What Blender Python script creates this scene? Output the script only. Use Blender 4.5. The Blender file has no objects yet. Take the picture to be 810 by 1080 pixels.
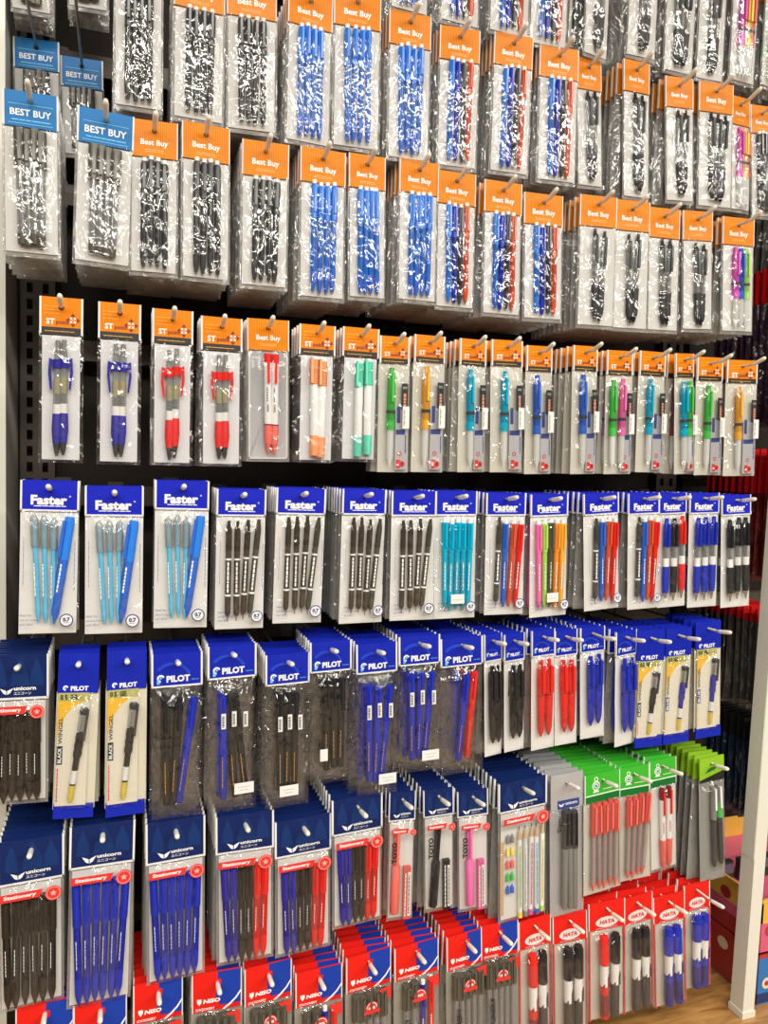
import bpy, math, random
from mathutils import Vector, Matrix, noise
random.seed(7)
SC = bpy.context.scene
COL = SC.collection

# ------------------------------------------------------------------ camera model (photo 810x1080)
FPX, CX, CY = 811.0, 405.0, 540.0
EYE = 1.30
r = Vector((2750 - CX, 558 - CY, FPX)).normalized()
d = Vector((5 - CX, 13500 - CY, FPX)); d = (d - r * d.dot(r)).normalized()
n = r.cross(d)
def at(px, py, Y):
    v = Vector((px - CX, py - CY, FPX)); s = Y / v.dot(n)
    return v.dot(r) * s, -v.dot(d) * s + EYE          # X, Z in the world at depth Y
cam = bpy.data.cameras.new('camera'); co = bpy.data.objects.new('camera', cam); COL.objects.link(co)
cam.sensor_fit = 'VERTICAL'; cam.sensor_height = 36; cam.sensor_width = 27; cam.lens = FPX / 1080 * 36
cr, cd, cf = [Vector((r[i], n[i], -d[i])) for i in range(3)]
M = Matrix((cr, -cd, -cf)).transposed().to_4x4(); M.translation = (0, 0, EYE); co.matrix_world = M
cam.clip_start = .02
SC.camera = co

# ------------------------------------------------------------------ materials
MATS = {}
def mat(name, col, rough=.4, metal=0, coat=0, noise_amt=0, scale=60, spec=.5):
    if name in MATS: return MATS[name]
    m = bpy.data.materials.new(name); m.use_nodes = True; nt = m.node_tree; b = nt.nodes['Principled BSDF']
    b.inputs['Base Color'].default_value = (*col, 1); b.inputs['Roughness'].default_value = rough
    b.inputs['Metallic'].default_value = metal; b.inputs['Coat Weight'].default_value = coat
    if name.endswith(('_card', '_print', '_panel')): spec = .18; coat = min(coat, .02); b.inputs['Coat Weight'].default_value = coat
    b.inputs['Specular IOR Level'].default_value = spec
    if noise_amt:
        tc = nt.nodes.new('ShaderNodeTexCoord'); nz = nt.nodes.new('ShaderNodeTexNoise'); mx = nt.nodes.new('ShaderNodeMix')
        mx.data_type = 'RGBA'; mx.blend_type = 'MULTIPLY'; mx.inputs[0].default_value = noise_amt
        nz.inputs['Scale'].default_value = scale; nz.inputs['Detail'].default_value = 3
        nt.links.new(tc.outputs['Object'], nz.inputs['Vector'])
        rp = nt.nodes.new('ShaderNodeValToRGB'); rp.color_ramp.elements[0].position = .3; rp.color_ramp.elements[1].position = .7
        rp.color_ramp.elements[0].color = (.35, .35, .35, 1)
        nt.links.new(nz.outputs['Fac'], rp.inputs['Fac'])
        mx.inputs[6].default_value = (*col, 1); nt.links.new(rp.outputs['Color'], mx.inputs[7])
        nt.links.new(mx.outputs[2], b.inputs['Base Color'])
    MATS[name] = m; return m
def striped(name, c0, c1, period):
    m = mat(name, c0, .4, coat=.1); nt = m.node_tree; b = nt.nodes['Principled BSDF']
    tc = nt.nodes.new('ShaderNodeTexCoord'); w = nt.nodes.new('ShaderNodeTexWave'); w.bands_direction = 'X'
    w.inputs['Scale'].default_value = .314 / period; nt.links.new(tc.outputs['Object'], w.inputs['Vector'])
    mx = nt.nodes.new('ShaderNodeMix'); mx.data_type = 'RGBA'; mx.inputs[6].default_value = (*c0, 1); mx.inputs[7].default_value = (*c1, 1)
    nt.links.new(w.outputs['Fac'], mx.inputs[0]); nt.links.new(mx.outputs[2], b.inputs['Base Color']); return m
def see_through(name, tint, body, fac, rough=.15, bump=0, bscale=70, gloss=.05, ior=1.5):
    """thin clear plastic: transparent + a little diffuse body + fresnel gloss on a crinkled normal"""
    m = bpy.data.materials.new(name); m.use_nodes = True; nt = m.node_tree; nt.nodes.clear(); N = nt.nodes.new; L = nt.links.new
    out = N('ShaderNodeOutputMaterial'); tr = N('ShaderNodeBsdfTransparent'); tr.inputs[0].default_value = (*tint, 1)
    df = N('ShaderNodeBsdfDiffuse'); df.inputs[0].default_value = (*body, 1)
    m1 = N('ShaderNodeMixShader'); m1.inputs[0].default_value = fac; L(tr.outputs[0], m1.inputs[1]); L(df.outputs[0], m1.inputs[2])
    gl = N('ShaderNodeBsdfGlossy'); gl.inputs['Roughness'].default_value = rough
    fr = N('ShaderNodeLayerWeight'); fr.inputs['Blend'].default_value = .5
    pw = N('ShaderNodeMath'); pw.operation = 'POWER'; pw.inputs[1].default_value = 4; L(fr.outputs['Facing'], pw.inputs[0])
    ad = N('ShaderNodeMath'); ad.operation = 'MULTIPLY_ADD'; ad.use_clamp = True; ad.inputs[1].default_value = .45; ad.inputs[2].default_value = gloss; L(pw.outputs[0], ad.inputs[0])
    m2 = N('ShaderNodeMixShader'); L(ad.outputs[0], m2.inputs[0]); L(m1.outputs[0], m2.inputs[1]); L(gl.outputs[0], m2.inputs[2])
    L(m2.outputs[0], out.inputs[0])
    if bump:
        tc = N('ShaderNodeTexCoord'); oi = N('ShaderNodeObjectInfo'); va = N('ShaderNodeVectorMath'); va.operation = 'ADD'
        L(tc.outputs['Object'], va.inputs[0]); L(oi.outputs['Random'], va.inputs[1])
        mp = N('ShaderNodeMapping'); mp.inputs['Scale'].default_value = (1, 1, .55); L(va.outputs[0], mp.inputs['Vector'])
        nz = N('ShaderNodeTexNoise'); nz.inputs['Scale'].default_value = bscale; nz.inputs['Detail'].default_value = 1.6; nz.inputs['Distortion'].default_value = 2.4
        L(mp.outputs[0], nz.inputs['Vector'])
        sx = N('ShaderNodeSeparateXYZ'); L(tc.outputs['Generated'], sx.inputs[0]); ms = []
        for ax in (0, 2):
            q = N('ShaderNodeMath'); q.operation = 'MULTIPLY_ADD'; q.inputs[1].default_value = 2; q.inputs[2].default_value = -1; L(sx.outputs[ax], q.inputs[0])
            q2 = N('ShaderNodeMath'); q2.operation = 'POWER'; q2.inputs[1].default_value = 4; L(q.outputs[0], q2.inputs[0]); ms.append(q2)
        mxx = N('ShaderNodeMath'); mxx.operation = 'MAXIMUM'; L(ms[0].outputs[0], mxx.inputs[0]); L(ms[1].outputs[0], mxx.inputs[1])
        st = N('ShaderNodeMath'); st.operation = 'MULTIPLY_ADD'; st.use_clamp = True; st.inputs[1].default_value = .62 * bump; st.inputs[2].default_value = .16 * bump; L(mxx.outputs[0], st.inputs[0])
        bp = N('ShaderNodeBump'); L(st.outputs[0], bp.inputs['Strength']); bp.inputs['Distance'].default_value = .022
        L(nz.outputs['Fac'], bp.inputs['Height']); L(bp.outputs[0], gl.inputs['Normal'])
    MATS[name] = m; return m

WHITE = mat('white_card', (.74, .73, .70), .4)
PAPER = mat('backing_paper', (.66, .65, .62), .6)
PALE = mat('pale_pouch_back', (.58, .56, .48), .5)
DULL = mat('dull_pouch_back', (.30, .285, .24), .5)
CREAM = mat('cream_backing', (.72, .68, .54), .55)
INKW = mat('white_ink', (.88, .88, .86), .4)
INKB = mat('navy_ink', (.03, .05, .22), .4)
INKG = mat('grey_ink', (.25, .25, .3), .4)
INKK = mat('black_ink', (.012, .012, .012), .4)
INKR = mat('red_ink', (.70, .03, .025), .4)
INKM = mat('maroon_ink', (.16, .008, .012), .4)
YEL = mat('yellow_ink', (.85, .48, .03), .4)
OLIVE = mat('olive_ink', (.42, .40, .12), .4)
ORANGE_R = striped('ribbed_orange_card', (.82, .27, .001), (.60, .15, .001), .0023)
ORANGE = mat('orange_card', (.78, .21, .001), .4, coat=.1)
SKY = mat('azure_card', (.006, .16, .44), .35, coat=.12)
ROYAL = mat('royal_blue_card', (.012, .02, .46), .35, coat=.12)
PBLUE = mat('cobalt_card', (.008, .02, .38), .35, coat=.12)
NAVY = mat('navy_card', (.006, .018, .10), .35, coat=.12)
NAVYL = mat('navy_leaf_print', (.008, .032, .14), .35, coat=.12)
GREEN = mat('green_card', (.045, .42, .03), .35, coat=.12)
GREEND = mat('dark_green_print', (.008, .16, .025), .35, coat=.12)
LIME = mat('lime_card', (.25, .48, .025), .35, coat=.12)
RED = mat('red_card', (.72, .016, .010), .35, coat=.12)
DRED = mat('crimson_card', (.56, .012, .012), .35, coat=.12)
BLUE2 = mat('blue_card_panel', (.01, .045, .36), .35, coat=.12)
GREYF = mat('grey_foil', (.50, .50, .51), .3, metal=.35)
GREYB = mat('grey_pouch_back', (.16, .155, .14), .45)
CYAN = mat('cyan_ink', (.15, .55, .80), .4)
FILM = see_through('crinkled_clear_film', (.985, .985, .985), (.85, .85, .85), .004, .05, 1.0, 30, .085, 1.5)
FILMC = see_through('cloudy_clear_film', (.97, .97, .965), (.80, .80, .78), .02, .07, 1.0, 30, .09, 1.45)
MILK = see_through('milky_film', (.80, .80, .79), (.60, .59, .56), .34, .12, .5, 40, .04)
CLEAR = see_through('clear_barrel_plastic', (.80, .81, .80), (.55, .56, .55), .30, .08, 0, 0, .05, 1.5)
STEEL = mat('nickel_tip', (.55, .5, .42), .3, 1)
PC = {'black': (.016, .016, .018), 'smoke': (.05, .05, .052), 'grey': (.22, .22, .21), 'blue': (.010, .026, .42), 'sky': (.025, .20, .72), 'azure': (.03, .13, .60),
      'cyan': (.12, .52, .78), 'turq': (.0, .40, .60), 'red': (.72, .02, .015), 'rust': (.66, .085, .025), 'brown': (.075, .055, .040), 'olive': (.085, .08, .06),
      'pink': (.85, .15, .42), 'magenta': (.72, .09, .50), 'green': (.06, .50, .07), 'lgreen': (.38, .68, .10), 'amber': (.80, .40, .035), 'orange': (.90, .30, .03), 'peach': (.92, .38, .17),
      'mint': (.14, .68, .50), 'white': (.82, .82, .80), 'lilac': (.42, .16, .50), 'umber': (.026, .019, .014), 'navy': (.012, .015, .17), 'coral': (.80, .15, .12), 'yellow': (.85, .68, .12), 'indigo': (.03, .025, .30), 'wine': (.20, .02, .03), 'teal': (.02, .26, .30), 'palegreen': (.50, .70, .42)}
def pl(c): return mat(c + '_plastic', PC[c], .25, coat=.1, spec=.4)
def rub(c): return mat(c + '_rubber', PC[c], .5)
def tr(c):
    k = c + '_translucent'
    if k not in MATS:
        p = PC[c]; see_through(k, tuple(min(1, .30 + v * .9) for v in p), p, .62, .1, 0, 0, .03)
    return MATS[k]

# ------------------------------------------------------------------ mesh builder
TXT = {}
def text_geo(s, bold):
    if (s, bold) not in TXT:
        c = bpy.data.curves.new('t', 'FONT'); c.body = s; c.size = 1; c.offset = bold; c.resolution_u = 2; c.fill_mode = 'FRONT'
        o = bpy.data.objects.new('t', c); COL.objects.link(o)
        dg = bpy.context.evaluated_depsgraph_get(); dg.update()
        me = bpy.data.meshes.new_from_object(o.evaluated_get(dg))
        V = [(v.co.x, v.co.y) for v in me.vertices]; F = [tuple(p.vertices) for p in me.polygons]
        bpy.data.objects.remove(o); bpy.data.curves.remove(c); bpy.data.meshes.remove(me)
        xs = [v[0] for v in V]; ys = [v[1] for v in V]
        TXT[(s, bold)] = ([(x - min(xs), y - min(ys)) for x, y in V], F, max(xs) - min(xs), max(ys) - min(ys))
    return TXT[(s, bold)]
class MB:
    def __init__(s): s.v = []; s.f = []; s.fm = []; s.sm = []; s.mats = []
    def mi(s, m):
        if m not in s.mats: s.mats.append(m)
        return s.mats.index(m)
    def add(s, V, F, m, smooth=False):
        b = len(s.v); k = s.mi(m); s.v += V
        for f in F: s.f.append(tuple(b + i for i in f)); s.fm.append(k); s.sm.append(smooth)
    def box(s, x0, x1, y0, y1, z0, z1, m):
        V = [(x, y, z) for x in (x0, x1) for y in (y0, y1) for z in (z0, z1)]
        s.add(V, [(0, 1, 3, 2), (4, 6, 7, 5), (0, 4, 5, 1), (2, 3, 7, 6), (0, 2, 6, 4), (1, 5, 7, 3)], m)
    def lathe(s, prof, m, x=0, y=0, seg=10, cap=True):
        V = []; F = []
        for z, rr in prof:
            for k in range(seg):
                a = 2 * math.pi * k / seg; V.append((x + rr * math.cos(a), y + rr * math.sin(a), z))
        for i in range(len(prof) - 1):
            for k in range(seg):
                k2 = (k + 1) % seg; F.append((i * seg + k, i * seg + k2, (i + 1) * seg + k2, (i + 1) * seg + k))
        s.add(V, F, m, True)
        if cap:
            for i in (0, len(prof) - 1):
                z, rr = prof[i]
                s.add([(x + rr * math.cos(2 * math.pi * k / seg), y + rr * math.sin(2 * math.pi * k / seg), z) for k in range(seg)], [tuple(range(seg))], m)
    def poly(s, pts, m, y0, y1):
        k = len(pts); V = [(x, y0, z) for x, z in pts] + [(x, y1, z) for x, z in pts]
        F = [tuple(range(k)), tuple(range(2 * k - 1, k - 1, -1))] + [(i, (i + 1) % k, k + (i + 1) % k, k + i) for i in range(k)]
        s.add(V, F, m)
    def disc(s, x, z, rr, m, y, seg=20, rx=None): s.poly([(x + (rx or rr) * math.cos(2 * math.pi * i / seg), z + rr * math.sin(2 * math.pi * i / seg)) for i in range(seg)], m, y, y + .0002)
    def ring(s, x, z, r0, r1, m, y, seg=20, a0=0, a1=2 * math.pi):
        V = []; F = []
        for i in range(seg + 1):
            a = a0 + (a1 - a0) * i / seg
            V += [(x + r0 * math.cos(a), y, z + r0 * math.sin(a)), (x + r1 * math.cos(a), y, z + r1 * math.sin(a))]
        s.add(V, [(2 * i, 2 * i + 1, 2 * i + 3, 2 * i + 2) for i in range(seg)], m)
    def text(s, t, x, z, m, y, width=None, height=None, bold=.0, align='c', vert=False, shear=0):
        V, F, w, h = text_geo(t, bold)
        if width: sx = width / w; sz = sx if not height else height / h
        else: sz = height / h; sx = sz
        W = w * sx; H = h * sz; ox = {'c': -W / 2, 'l': 0, 'r': -W}[align]
        P = [((a * sx + shear * b * sz) + ox, b * sz - H / 2) for a, b in V]
        if vert: P = [(-q, p) for p, q in P]
        s.add([(x + p, y, z + q) for p, q in P], F, m)
    def lines(s, x0, x1, z, m, y, k=1, dz=.002, h=.0007, words=6):
        for j in range(k):
            xs = x0; rn = random.Random(int(z * 1e5) + j)
            while xs < x1 - .0006:
                l = min(x1 - xs, (x1 - x0) / words * rn.uniform(.5, 1.1)); s.add([(xs, y, z - j * dz), (xs + l, y, z - j * dz), (xs + l, y, z - j * dz + h), (xs, y, z - j * dz + h)], [(0, 1, 2, 3)], m); xs += l + .0008
    def vlines(s, x, z0, z1, m, y, w=.0012, words=9):
        zs = z0; rn = random.Random(int(x * 1e5) + int(z0 * 1e4))
        while zs < z1 - .001:
            l = min(z1 - zs, (z1 - z0) / words * rn.uniform(.5, 1.1)); s.add([(x, y, zs), (x + w, y, zs), (x + w, y, zs + l), (x, y, zs + l)], [(0, 1, 2, 3)], m); zs += l + .0011
    def mesh(s, name):
        me = bpy.data.meshes.new(name); me.from_pydata(s.v, [], s.f)
        for m in s.mats: me.materials.append(m)
        me.polygons.foreach_set('material_index', s.fm); me.polygons.foreach_set('use_smooth', s.sm); me.update(); return me
    def build(s, name, parent=None): return link(name, s.mesh(name), parent)
def link(name, me, parent=None):
    o = bpy.data.objects.new(name, me); COL.objects.link(o)
    if parent: o.parent = parent
    return o
def tag(o, label=None, cat=None, group=None, kind=None):
    for k, v in (('label', label), ('category', cat), ('group', group), ('kind', kind)):
        if v: o[k] = v
    return o
def empty(name, loc, rot=(0, 0, 0)):
    o = bpy.data.objects.new(name, None); o.empty_display_size = .02; COL.objects.link(o); o.location = loc; o.rotation_euler = rot; return o
HOLE = .0033
def holed_card(mb, w, z0, z1, y0, y1, m):
    """a card from z0 (bottom) to z1 (top) with a round hole at the origin"""
    ang = sorted(set([2 * math.pi * i / 20 for i in range(20)] + [math.atan2(z, x) % (2 * math.pi) for x in (-w / 2, w / 2) for z in (z0, z1)]))
    V = []; k = len(ang)
    for y in (y0, y1):
        for a in ang:
            c, s_ = math.cos(a), math.sin(a); V.append((HOLE * c, y, HOLE * s_))
        for a in ang:
            c, s_ = math.cos(a), math.sin(a)
            t = min([(w / 2) / abs(c) if abs(c) > 1e-9 else 1e9, (z1 / s_) if s_ > 1e-9 else 1e9, (z0 / s_) if s_ < -1e-9 else 1e9])
            V.append((t * c, y, t * s_))
    F = []
    for i in range(k):
        j = (i + 1) % k
        F += [(i, k + i, k + j, j), (2 * k + i, 2 * k + j, 3 * k + j, 3 * k + i), (i, j, 2 * k + j, 2 * k + i), (k + i, 3 * k + i, 3 * k + j, k + j)]
    mb.add(V, F, m)

# ------------------------------------------------------------------ pens: (part name, builder) lists, body first; z runs 0 (tip) .. 1 (top)
def sec(*s): return lambda mb, L: [mb.lathe([(z * L, rr) for z, rr in p], m) for m, p in s]
def clipbox(m, z0, z1, x=0, y=-.0062, w=.0014, t=.0011): return lambda mb, L: (mb.box(x - w, x + w, y - t, y + t, z0 * L, z1 * L, m), mb.box(x - w, x + w, y, -.002, (z1 - .02) * L, z1 * L, m))
def both(*fs): return lambda mb, L: [f(mb, L) for f in fs]
def dashes(m, z0, z1, w=.0012, k=1): return lambda mb, L: [mb.vlines(-.002 + .0026 * j, z0 * L, z1 * L, m, -.0046, w, 7) for j in range(k)]
def pen_parts(style, c):
    if style == 'stick':      # capped ballpoint in a tinted barrel
        lc = {'azure': 'sky', 'black': 'smoke'}.get(c, c)
        return [('pen', sec((STEEL, [(0, .0006), (.022, .0011)]), (pl(c), [(.022, .0020), (.10, .0036), (.20, .0040)]), (tr(lc), [(.20, .0037), (.74, .0037)]))),
                ('cap', sec((pl(lc), [(.68, .0046), (.97, .0045), (1, .0034)]), (pl('white'), [(.99, .0030), (1.035, .0028)]))), ('clip', clipbox(pl(lc), .74, .985))]
    if style == 'olive':      # capped stick: long dull caps, clear barrel
        return [('pen', sec((pl('olive'), [(0, .0036), (.09, .0040)]), (pl('smoke'), [(.09, .0022), (.75, .0022)]), (CLEAR, [(.09, .0038), (.72, .0038)]))),
                ('cap', sec((pl('olive'), [(.68, .0054), (1, .0054)]))), ('clip', clipbox(pl('olive'), .72, .98, y=-.007))]
    if style == 'gel':
        return [('pen', sec((STEEL, [(0, .0006), (.03, .0014)]), (pl(c), [(.03, .0018), (.09, .0034)]), (pl('smoke'), [(.40, .0018), (.85, .0018)]), (CLEAR, [(.40, .0040), (.88, .0038)]), (pl(c), [(.90, .0036), (.94, .0034), (.95, .0020), (1, .0020)]))),
                ('grip', sec((rub(c), [(.09, .0040), (.16, .0050), (.26, .0044), (.40, .0047)]))), ('clip', clipbox(pl(c), .62, .92, y=-.0064))]
    if style == 'wingclip':   # retractable, coloured grip, clear middle, side clip
        x = .0062
        return [('pen', sec((pl('smoke'), [(0, .0010), (.03, .0022), (.11, .0038)]), (pl('smoke'), [(.42, .0020), (.60, .0020)]), (tr('yellow'), [(.53, .0036), (.66, .0036)]), (CLEAR, [(.40, .0042), (.885, .0036)]), (pl('grey'), [(.88, .0026), (.98, .0026)]))),
                ('grip', sec((rub(c), [(.11, .0040), (.22, .0052), (.36, .0045)]))),
                ('barrel_label', sec((WHITE, [(.36, .0044), (.44, .0044)]))),
                ('clip', lambda mb, L: (mb.lathe([(.74 * L, .0045), (.82 * L, .0047)], pl(c)), mb.poly([(x - .001, .56 * L), (x + .0008, .56 * L), (x + .003, .70 * L), (x + .0022, .83 * L), (x - .005, .80 * L), (x - .005, .74 * L), (x + .0006, .76 * L)], pl(c), -.002, .001)))]
    if style == 'redwhite':
        return [('pen', sec((pl('coral'), [(0, .0008), (.04, .0024), (.11, .0034)]), (pl('white'), [(.29, .0044), (.93, .0044)]), (pl('red'), [(.90, .0047), (.99, .0042)]))),
                ('grip', sec((rub('coral'), [(.10, .0040), (.18, .0049), (.29, .0047)]), (INKM, [(.288, .0049), (.30, .0049)]))), ('clip', clipbox(pl('red'), .70, .97)),
                ('print', both(dashes(INKK, .52, .66), dashes(INKM, .42, .50, .0022)))]
    if style == 'marker2':    # highlighter: white barrel, coloured cap sleeve and end
        return [('pen', sec((pl('white'), [(.20, .0055), (.98, .0055), (1, .0045)]), (pl(c), [(0, .0050), (.01, .0056), (.205, .0056)]))),
                ('cap', sec((tr(c), [(.72, .0060), (.97, .0060)]))), ('clip', clipbox(pl(c), .73, .99, x=-.0040, y=-.0065))]
    if style == 'mech':
        return [('pen', sec((tr('white'), [(0, .0008), (.05, .0022), (.10, .0042), (.38, .0044)]), (tr(c), [(.38, .0046), (.62, .0050), (.90, .0050), (.93, .0036), (1, .0032)]))),
                ('grip', sec((pl(c), [(.38, .0051), (.47, .0053)]), (pl('smoke'), [(.545, .0056), (.575, .0056)]))), ('clip', clipbox(pl(c), .66, .93, y=-.0068))]
    if style == 'thin':       # slim stick with a clear cap
        return [('pen', sec((pl(c), [(0, .0009), (.05, .0020), (.08, .0026)]), (pl(c), [(.08, .0026), (.94, .0026)]))), ('cap', sec((CLEAR, [(.70, .0042), (.95, .0042), (1, .0016)]))), ('print', dashes(INKW, .25, .55, .0009))]
    if style == 'chunky':     # thick retractable with side clip
        return [('pen', sec((pl(c), [(0, .0010), (.04, .0024), (.10, .0042), (.45, .0048), (.92, .0046), (.97, .0040)]), (pl('sky'), [(.60, .0051), (.96, .0048), (1, .0040)]))), ('clip', clipbox(pl(c), .62, .96, x=-.0045, y=-.0055)), ('print', dashes(INKW, .30, .56, .0014))]
    if style == 'printed':    # dark stick with white rings and writing, frosted cap
        return [('pen', sec((STEEL, [(0, .0007), (.05, .0013)]), (pl(c), [(.05, .0024), (.08, .0042), (.70, .0042)]), (INKW, [(.25, .0044), (.268, .0044)]), (INKW, [(.61, .0044), (.628, .0044)]))),
                ('cap', sec((tr(c), [(.70, .0044), (.90, .0044), (.97, .0026), (1, .0022)]))), ('print', dashes(INKW, .29, .59, .0022, 1))]
    if style == 'plain':      # straight capped stick, coloured all over
        return [('pen', sec((pl(c), [(0, .0012), (.05, .0028), (.09, .0040), (.70, .0042)]), (pl('white'), [(.955, .0036), (1, .0032)]))),
                ('cap', sec((pl(c), [(.64, .0049), (.955, .0047)]))), ('clip', clipbox(pl(c), .68, .94)), ('print', dashes(INKW, .22, .52, .0012))]
    if style == 'rt':         # retractable with grip, white waist
        return [('pen', sec((STEEL, [(0, .0008), (.05, .0018), (.10, .0030)]), (pl(c), [(.10, .0036), (.42, .0036)]), (pl('white'), [(.42, .0042), (.52, .0042)]), (CLEAR, [(.52, .0042), (.66, .0042)]), (pl('smoke'), [(.52, .0020), (.66, .0020)]), (pl(c), [(.66, .0044), (.92, .0044), (.95, .0030), (1, .0026)]))),
                ('grip', sec((rub(c), [(.10, .0040), (.25, .0048), (.42, .0046)]))), ('clip', clipbox(pl(c), .66, .93))]
    if style == 'slim':       # slim fibre pen, full colour
        return [('pen', sec((pl(c), [(0, .0030), (.012, .0040), (.62, .0044)]), (rub(c), [(.62, .0042), (.635, .0042)]))), ('cap', sec((pl(c), [(.635, .0050), (.97, .0048), (1, .0040)]))), ('clip', clipbox(pl(c), .70, .98)), ('print', dashes(mat('gilt_ink', (.45, .25, .07), .4), .12, .42, .0008))]
    if style == 'ret':        # plump retractable
        return [('pen', sec((pl(c), [(0, .0010), (.05, .0032), (.12, .0046), (.40, .0054), (.54, .0056)]), (pl(c), [(.55, .0056), (.80, .0058), (.92, .0050)]), (pl(c), [(.92, .0030), (1, .0028)]))), ('clip', clipbox(pl(c), .58, .92, y=-.0074, w=.0022))]
    if style == 'wingel':
        return [('pen', sec((pl(c), [(.18, .0034), (.50, .0036)]), (CLEAR, [(.76, .0046), (.93, .0044)]), (pl('smoke'), [(.74, .0018), (.90, .0018)]), (tr('yellow'), [(0, .0020), (.04, .0034), (.18, .0036)]), (pl('smoke'), [(.94, .0045), (.98, .0050), (1, .0040)]))),
                ('grip', sec((rub(c), [(.48, .0044), (.52, .0050), (.56, .0044), (.60, .0050), (.64, .0044), (.68, .0050), (.73, .0046)]))), ('clip', clipbox(pl('smoke'), .66, .99, x=.0046, y=-.0030)), ('barrel_label', sec((WHITE, [(.20, .0038), (.34, .0038)])))]
    if style == 'six':        # ballpoint, tinted barrel and long cap
        return [('pen', sec((pl(c), [(0, .0008), (.05, .0030), (.10, .0046), (.24, .0048)]), (tr(c), [(.24, .0046), (.70, .0046)]))), ('cap', sec((pl(c), [(.66, .0053), (.97, .0052), (1, .0040)]))), ('clip', clipbox(pl(c), .70, .98, y=-.0068)), ('print', dashes(INKW, .32, .56, .0007))]
    if style == 'penstick':   # decorated wooden pencil
        e = {'lgreen': 'yellow', 'pink': 'magenta', 'cyan': 'azure', 'yellow': 'lgreen', 'white': 'grey'}[c]
        return [('pencil', sec((tr(c) if c == 'white' else pl('white'), [(.06, .0037), (.86, .0037)]), (mat('cedar', (.55, .38, .2), .6), [(.86, .0037), (.97, .0010)]), (INKK, [(.97, .0010), (1, .0003)]))),
                ('end_cap', sec((pl(e), [(0, .0039), (.06, .0039)]))), ('print', both(dashes(pl(c), .12, .80, .0024), dashes(INKG, .15, .7, .0008)))]
    if style == 'signpen':
        return [('pen', sec((pl('grey'), [(0, .0042), (.01, .0050), (.66, .0050)]))), ('cap', sec((pl('smoke'), [(.62, .0060), (.98, .0060), (1, .005)]))), ('clip', clipbox(pl('black'), .66, .98, y=-.0075))]
    if style == 'redclear':
        return [('pen', sec((pl('coral'), [(0, .0010), (.08, .0036), (.10, .0040)]), (pl('coral'), [(.10, .0015), (.66, .0015)]), (CLEAR, [(.10, .0042), (.68, .0042)]))), ('cap', sec((tr('coral'), [(.64, .0050), (.98, .0048), (1, .004)]))), ('clip', clipbox(pl('coral'), .68, .98))]
    if style == 'redtwin':
        return [('pen', sec((pl('white'), [(.36, .0046), (.86, .0046)]), (pl('wine'), [(.86, .0044), (1, .0040)]))), ('grip', sec((rub('coral'), [(0, .0016), (.05, .0042), (.36, .0054)]))), ('clip', clipbox(pl('red'), .68, .97)), ('print', dashes(INKR, .45, .60, .002))]
    if style == 'jumbo':      # marker with coloured cap and white barrel
        return [('marker', sec((pl('smoke' if c == 'black' else c), [(0, .0065), (.012, .0072), (.40, .0072)]), (pl('white'), [(.40, .0070), (.68, .0070)]))), ('cap', sec((pl(c), [(.66, .0082), (.96, .0080), (1, .0065)]))),
                ('barrel_label', lambda mb, L: (mb.lathe([(.05 * L, .0073), (.30 * L, .0073)], pl({'red': 'wine', 'blue': 'navy', 'black': 'smoke'}[c])), mb.poly([(-.006, .40 * L), (.0062, .40 * L), (.0062, .55 * L)], pl({'red': 'wine', 'blue': 'navy', 'black': 'smoke'}[c]), -.0066, -.003)))]
    if style == 'toyo':
        return [('marker', sec((pl(c), [(0, .0048), (.02, .0060), (.55, .0062), (.60, .0040), (.66, .0042), (.97, .0048), (1, .0038)]))), ('clip', clipbox(pl(c), .62, .98, y=-.0075)), ('print', dashes(INKW, .1, .4, .001))]
    if style == 'leadcase':
        return [('lead_case', lambda mb, L: mb.box(-.0055, .0055, -.004, .003, 0, L, tr(c))), ('case_label', lambda mb, L: mb.box(.001, .0052, -.0044, -.0040, .06 * L, .9 * L, WHITE)), ('print', lambda mb, L: (mb.vlines(-.0035, .05 * L, .9 * L, INKW, -.0042, .0016), mb.vlines(.0022, .1 * L, .85 * L, INKM, -.00455, .0016)))]
    if style == 'limepen':
        return [('pen', sec((STEEL, [(0, .0006), (.06, .0014)]), (pl('smoke'), [(.06, .0024), (.12, .0040), (.62, .0044)]), (pl(c), [(.62, .0047), (.80, .0047)]), (pl('grey'), [(.80, .0044), (1, .0040)]))), ('clip', clipbox(pl('white'), .74, .99))]
    raise KeyError(style)
PMESH = {}
def pen_meshes(style, c, L):
    k = (style, c, round(L / .004))
    if k not in PMESH:
        out = []
        for nm, fn in pen_parts(style, c):
            mb = MB(); fn(mb, L); out.append((nm, mb.mesh(nm)))
        PMESH[k] = out
    return PMESH[k]
PLAIN = {}
def plain_pen(style, c, L):
    """the same pen as one mesh, for packs whose pens show only as slivers"""
    k = (style, c, round(L / .004))
    if k not in PLAIN:
        mb = MB()
        for nm, fn in pen_parts(style, c):
            if nm not in ('print',): fn(mb, L)
        PLAIN[k] = (pen_parts(style, c)[0][0], mb.mesh('pen'))
    return PLAIN[k]

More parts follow.
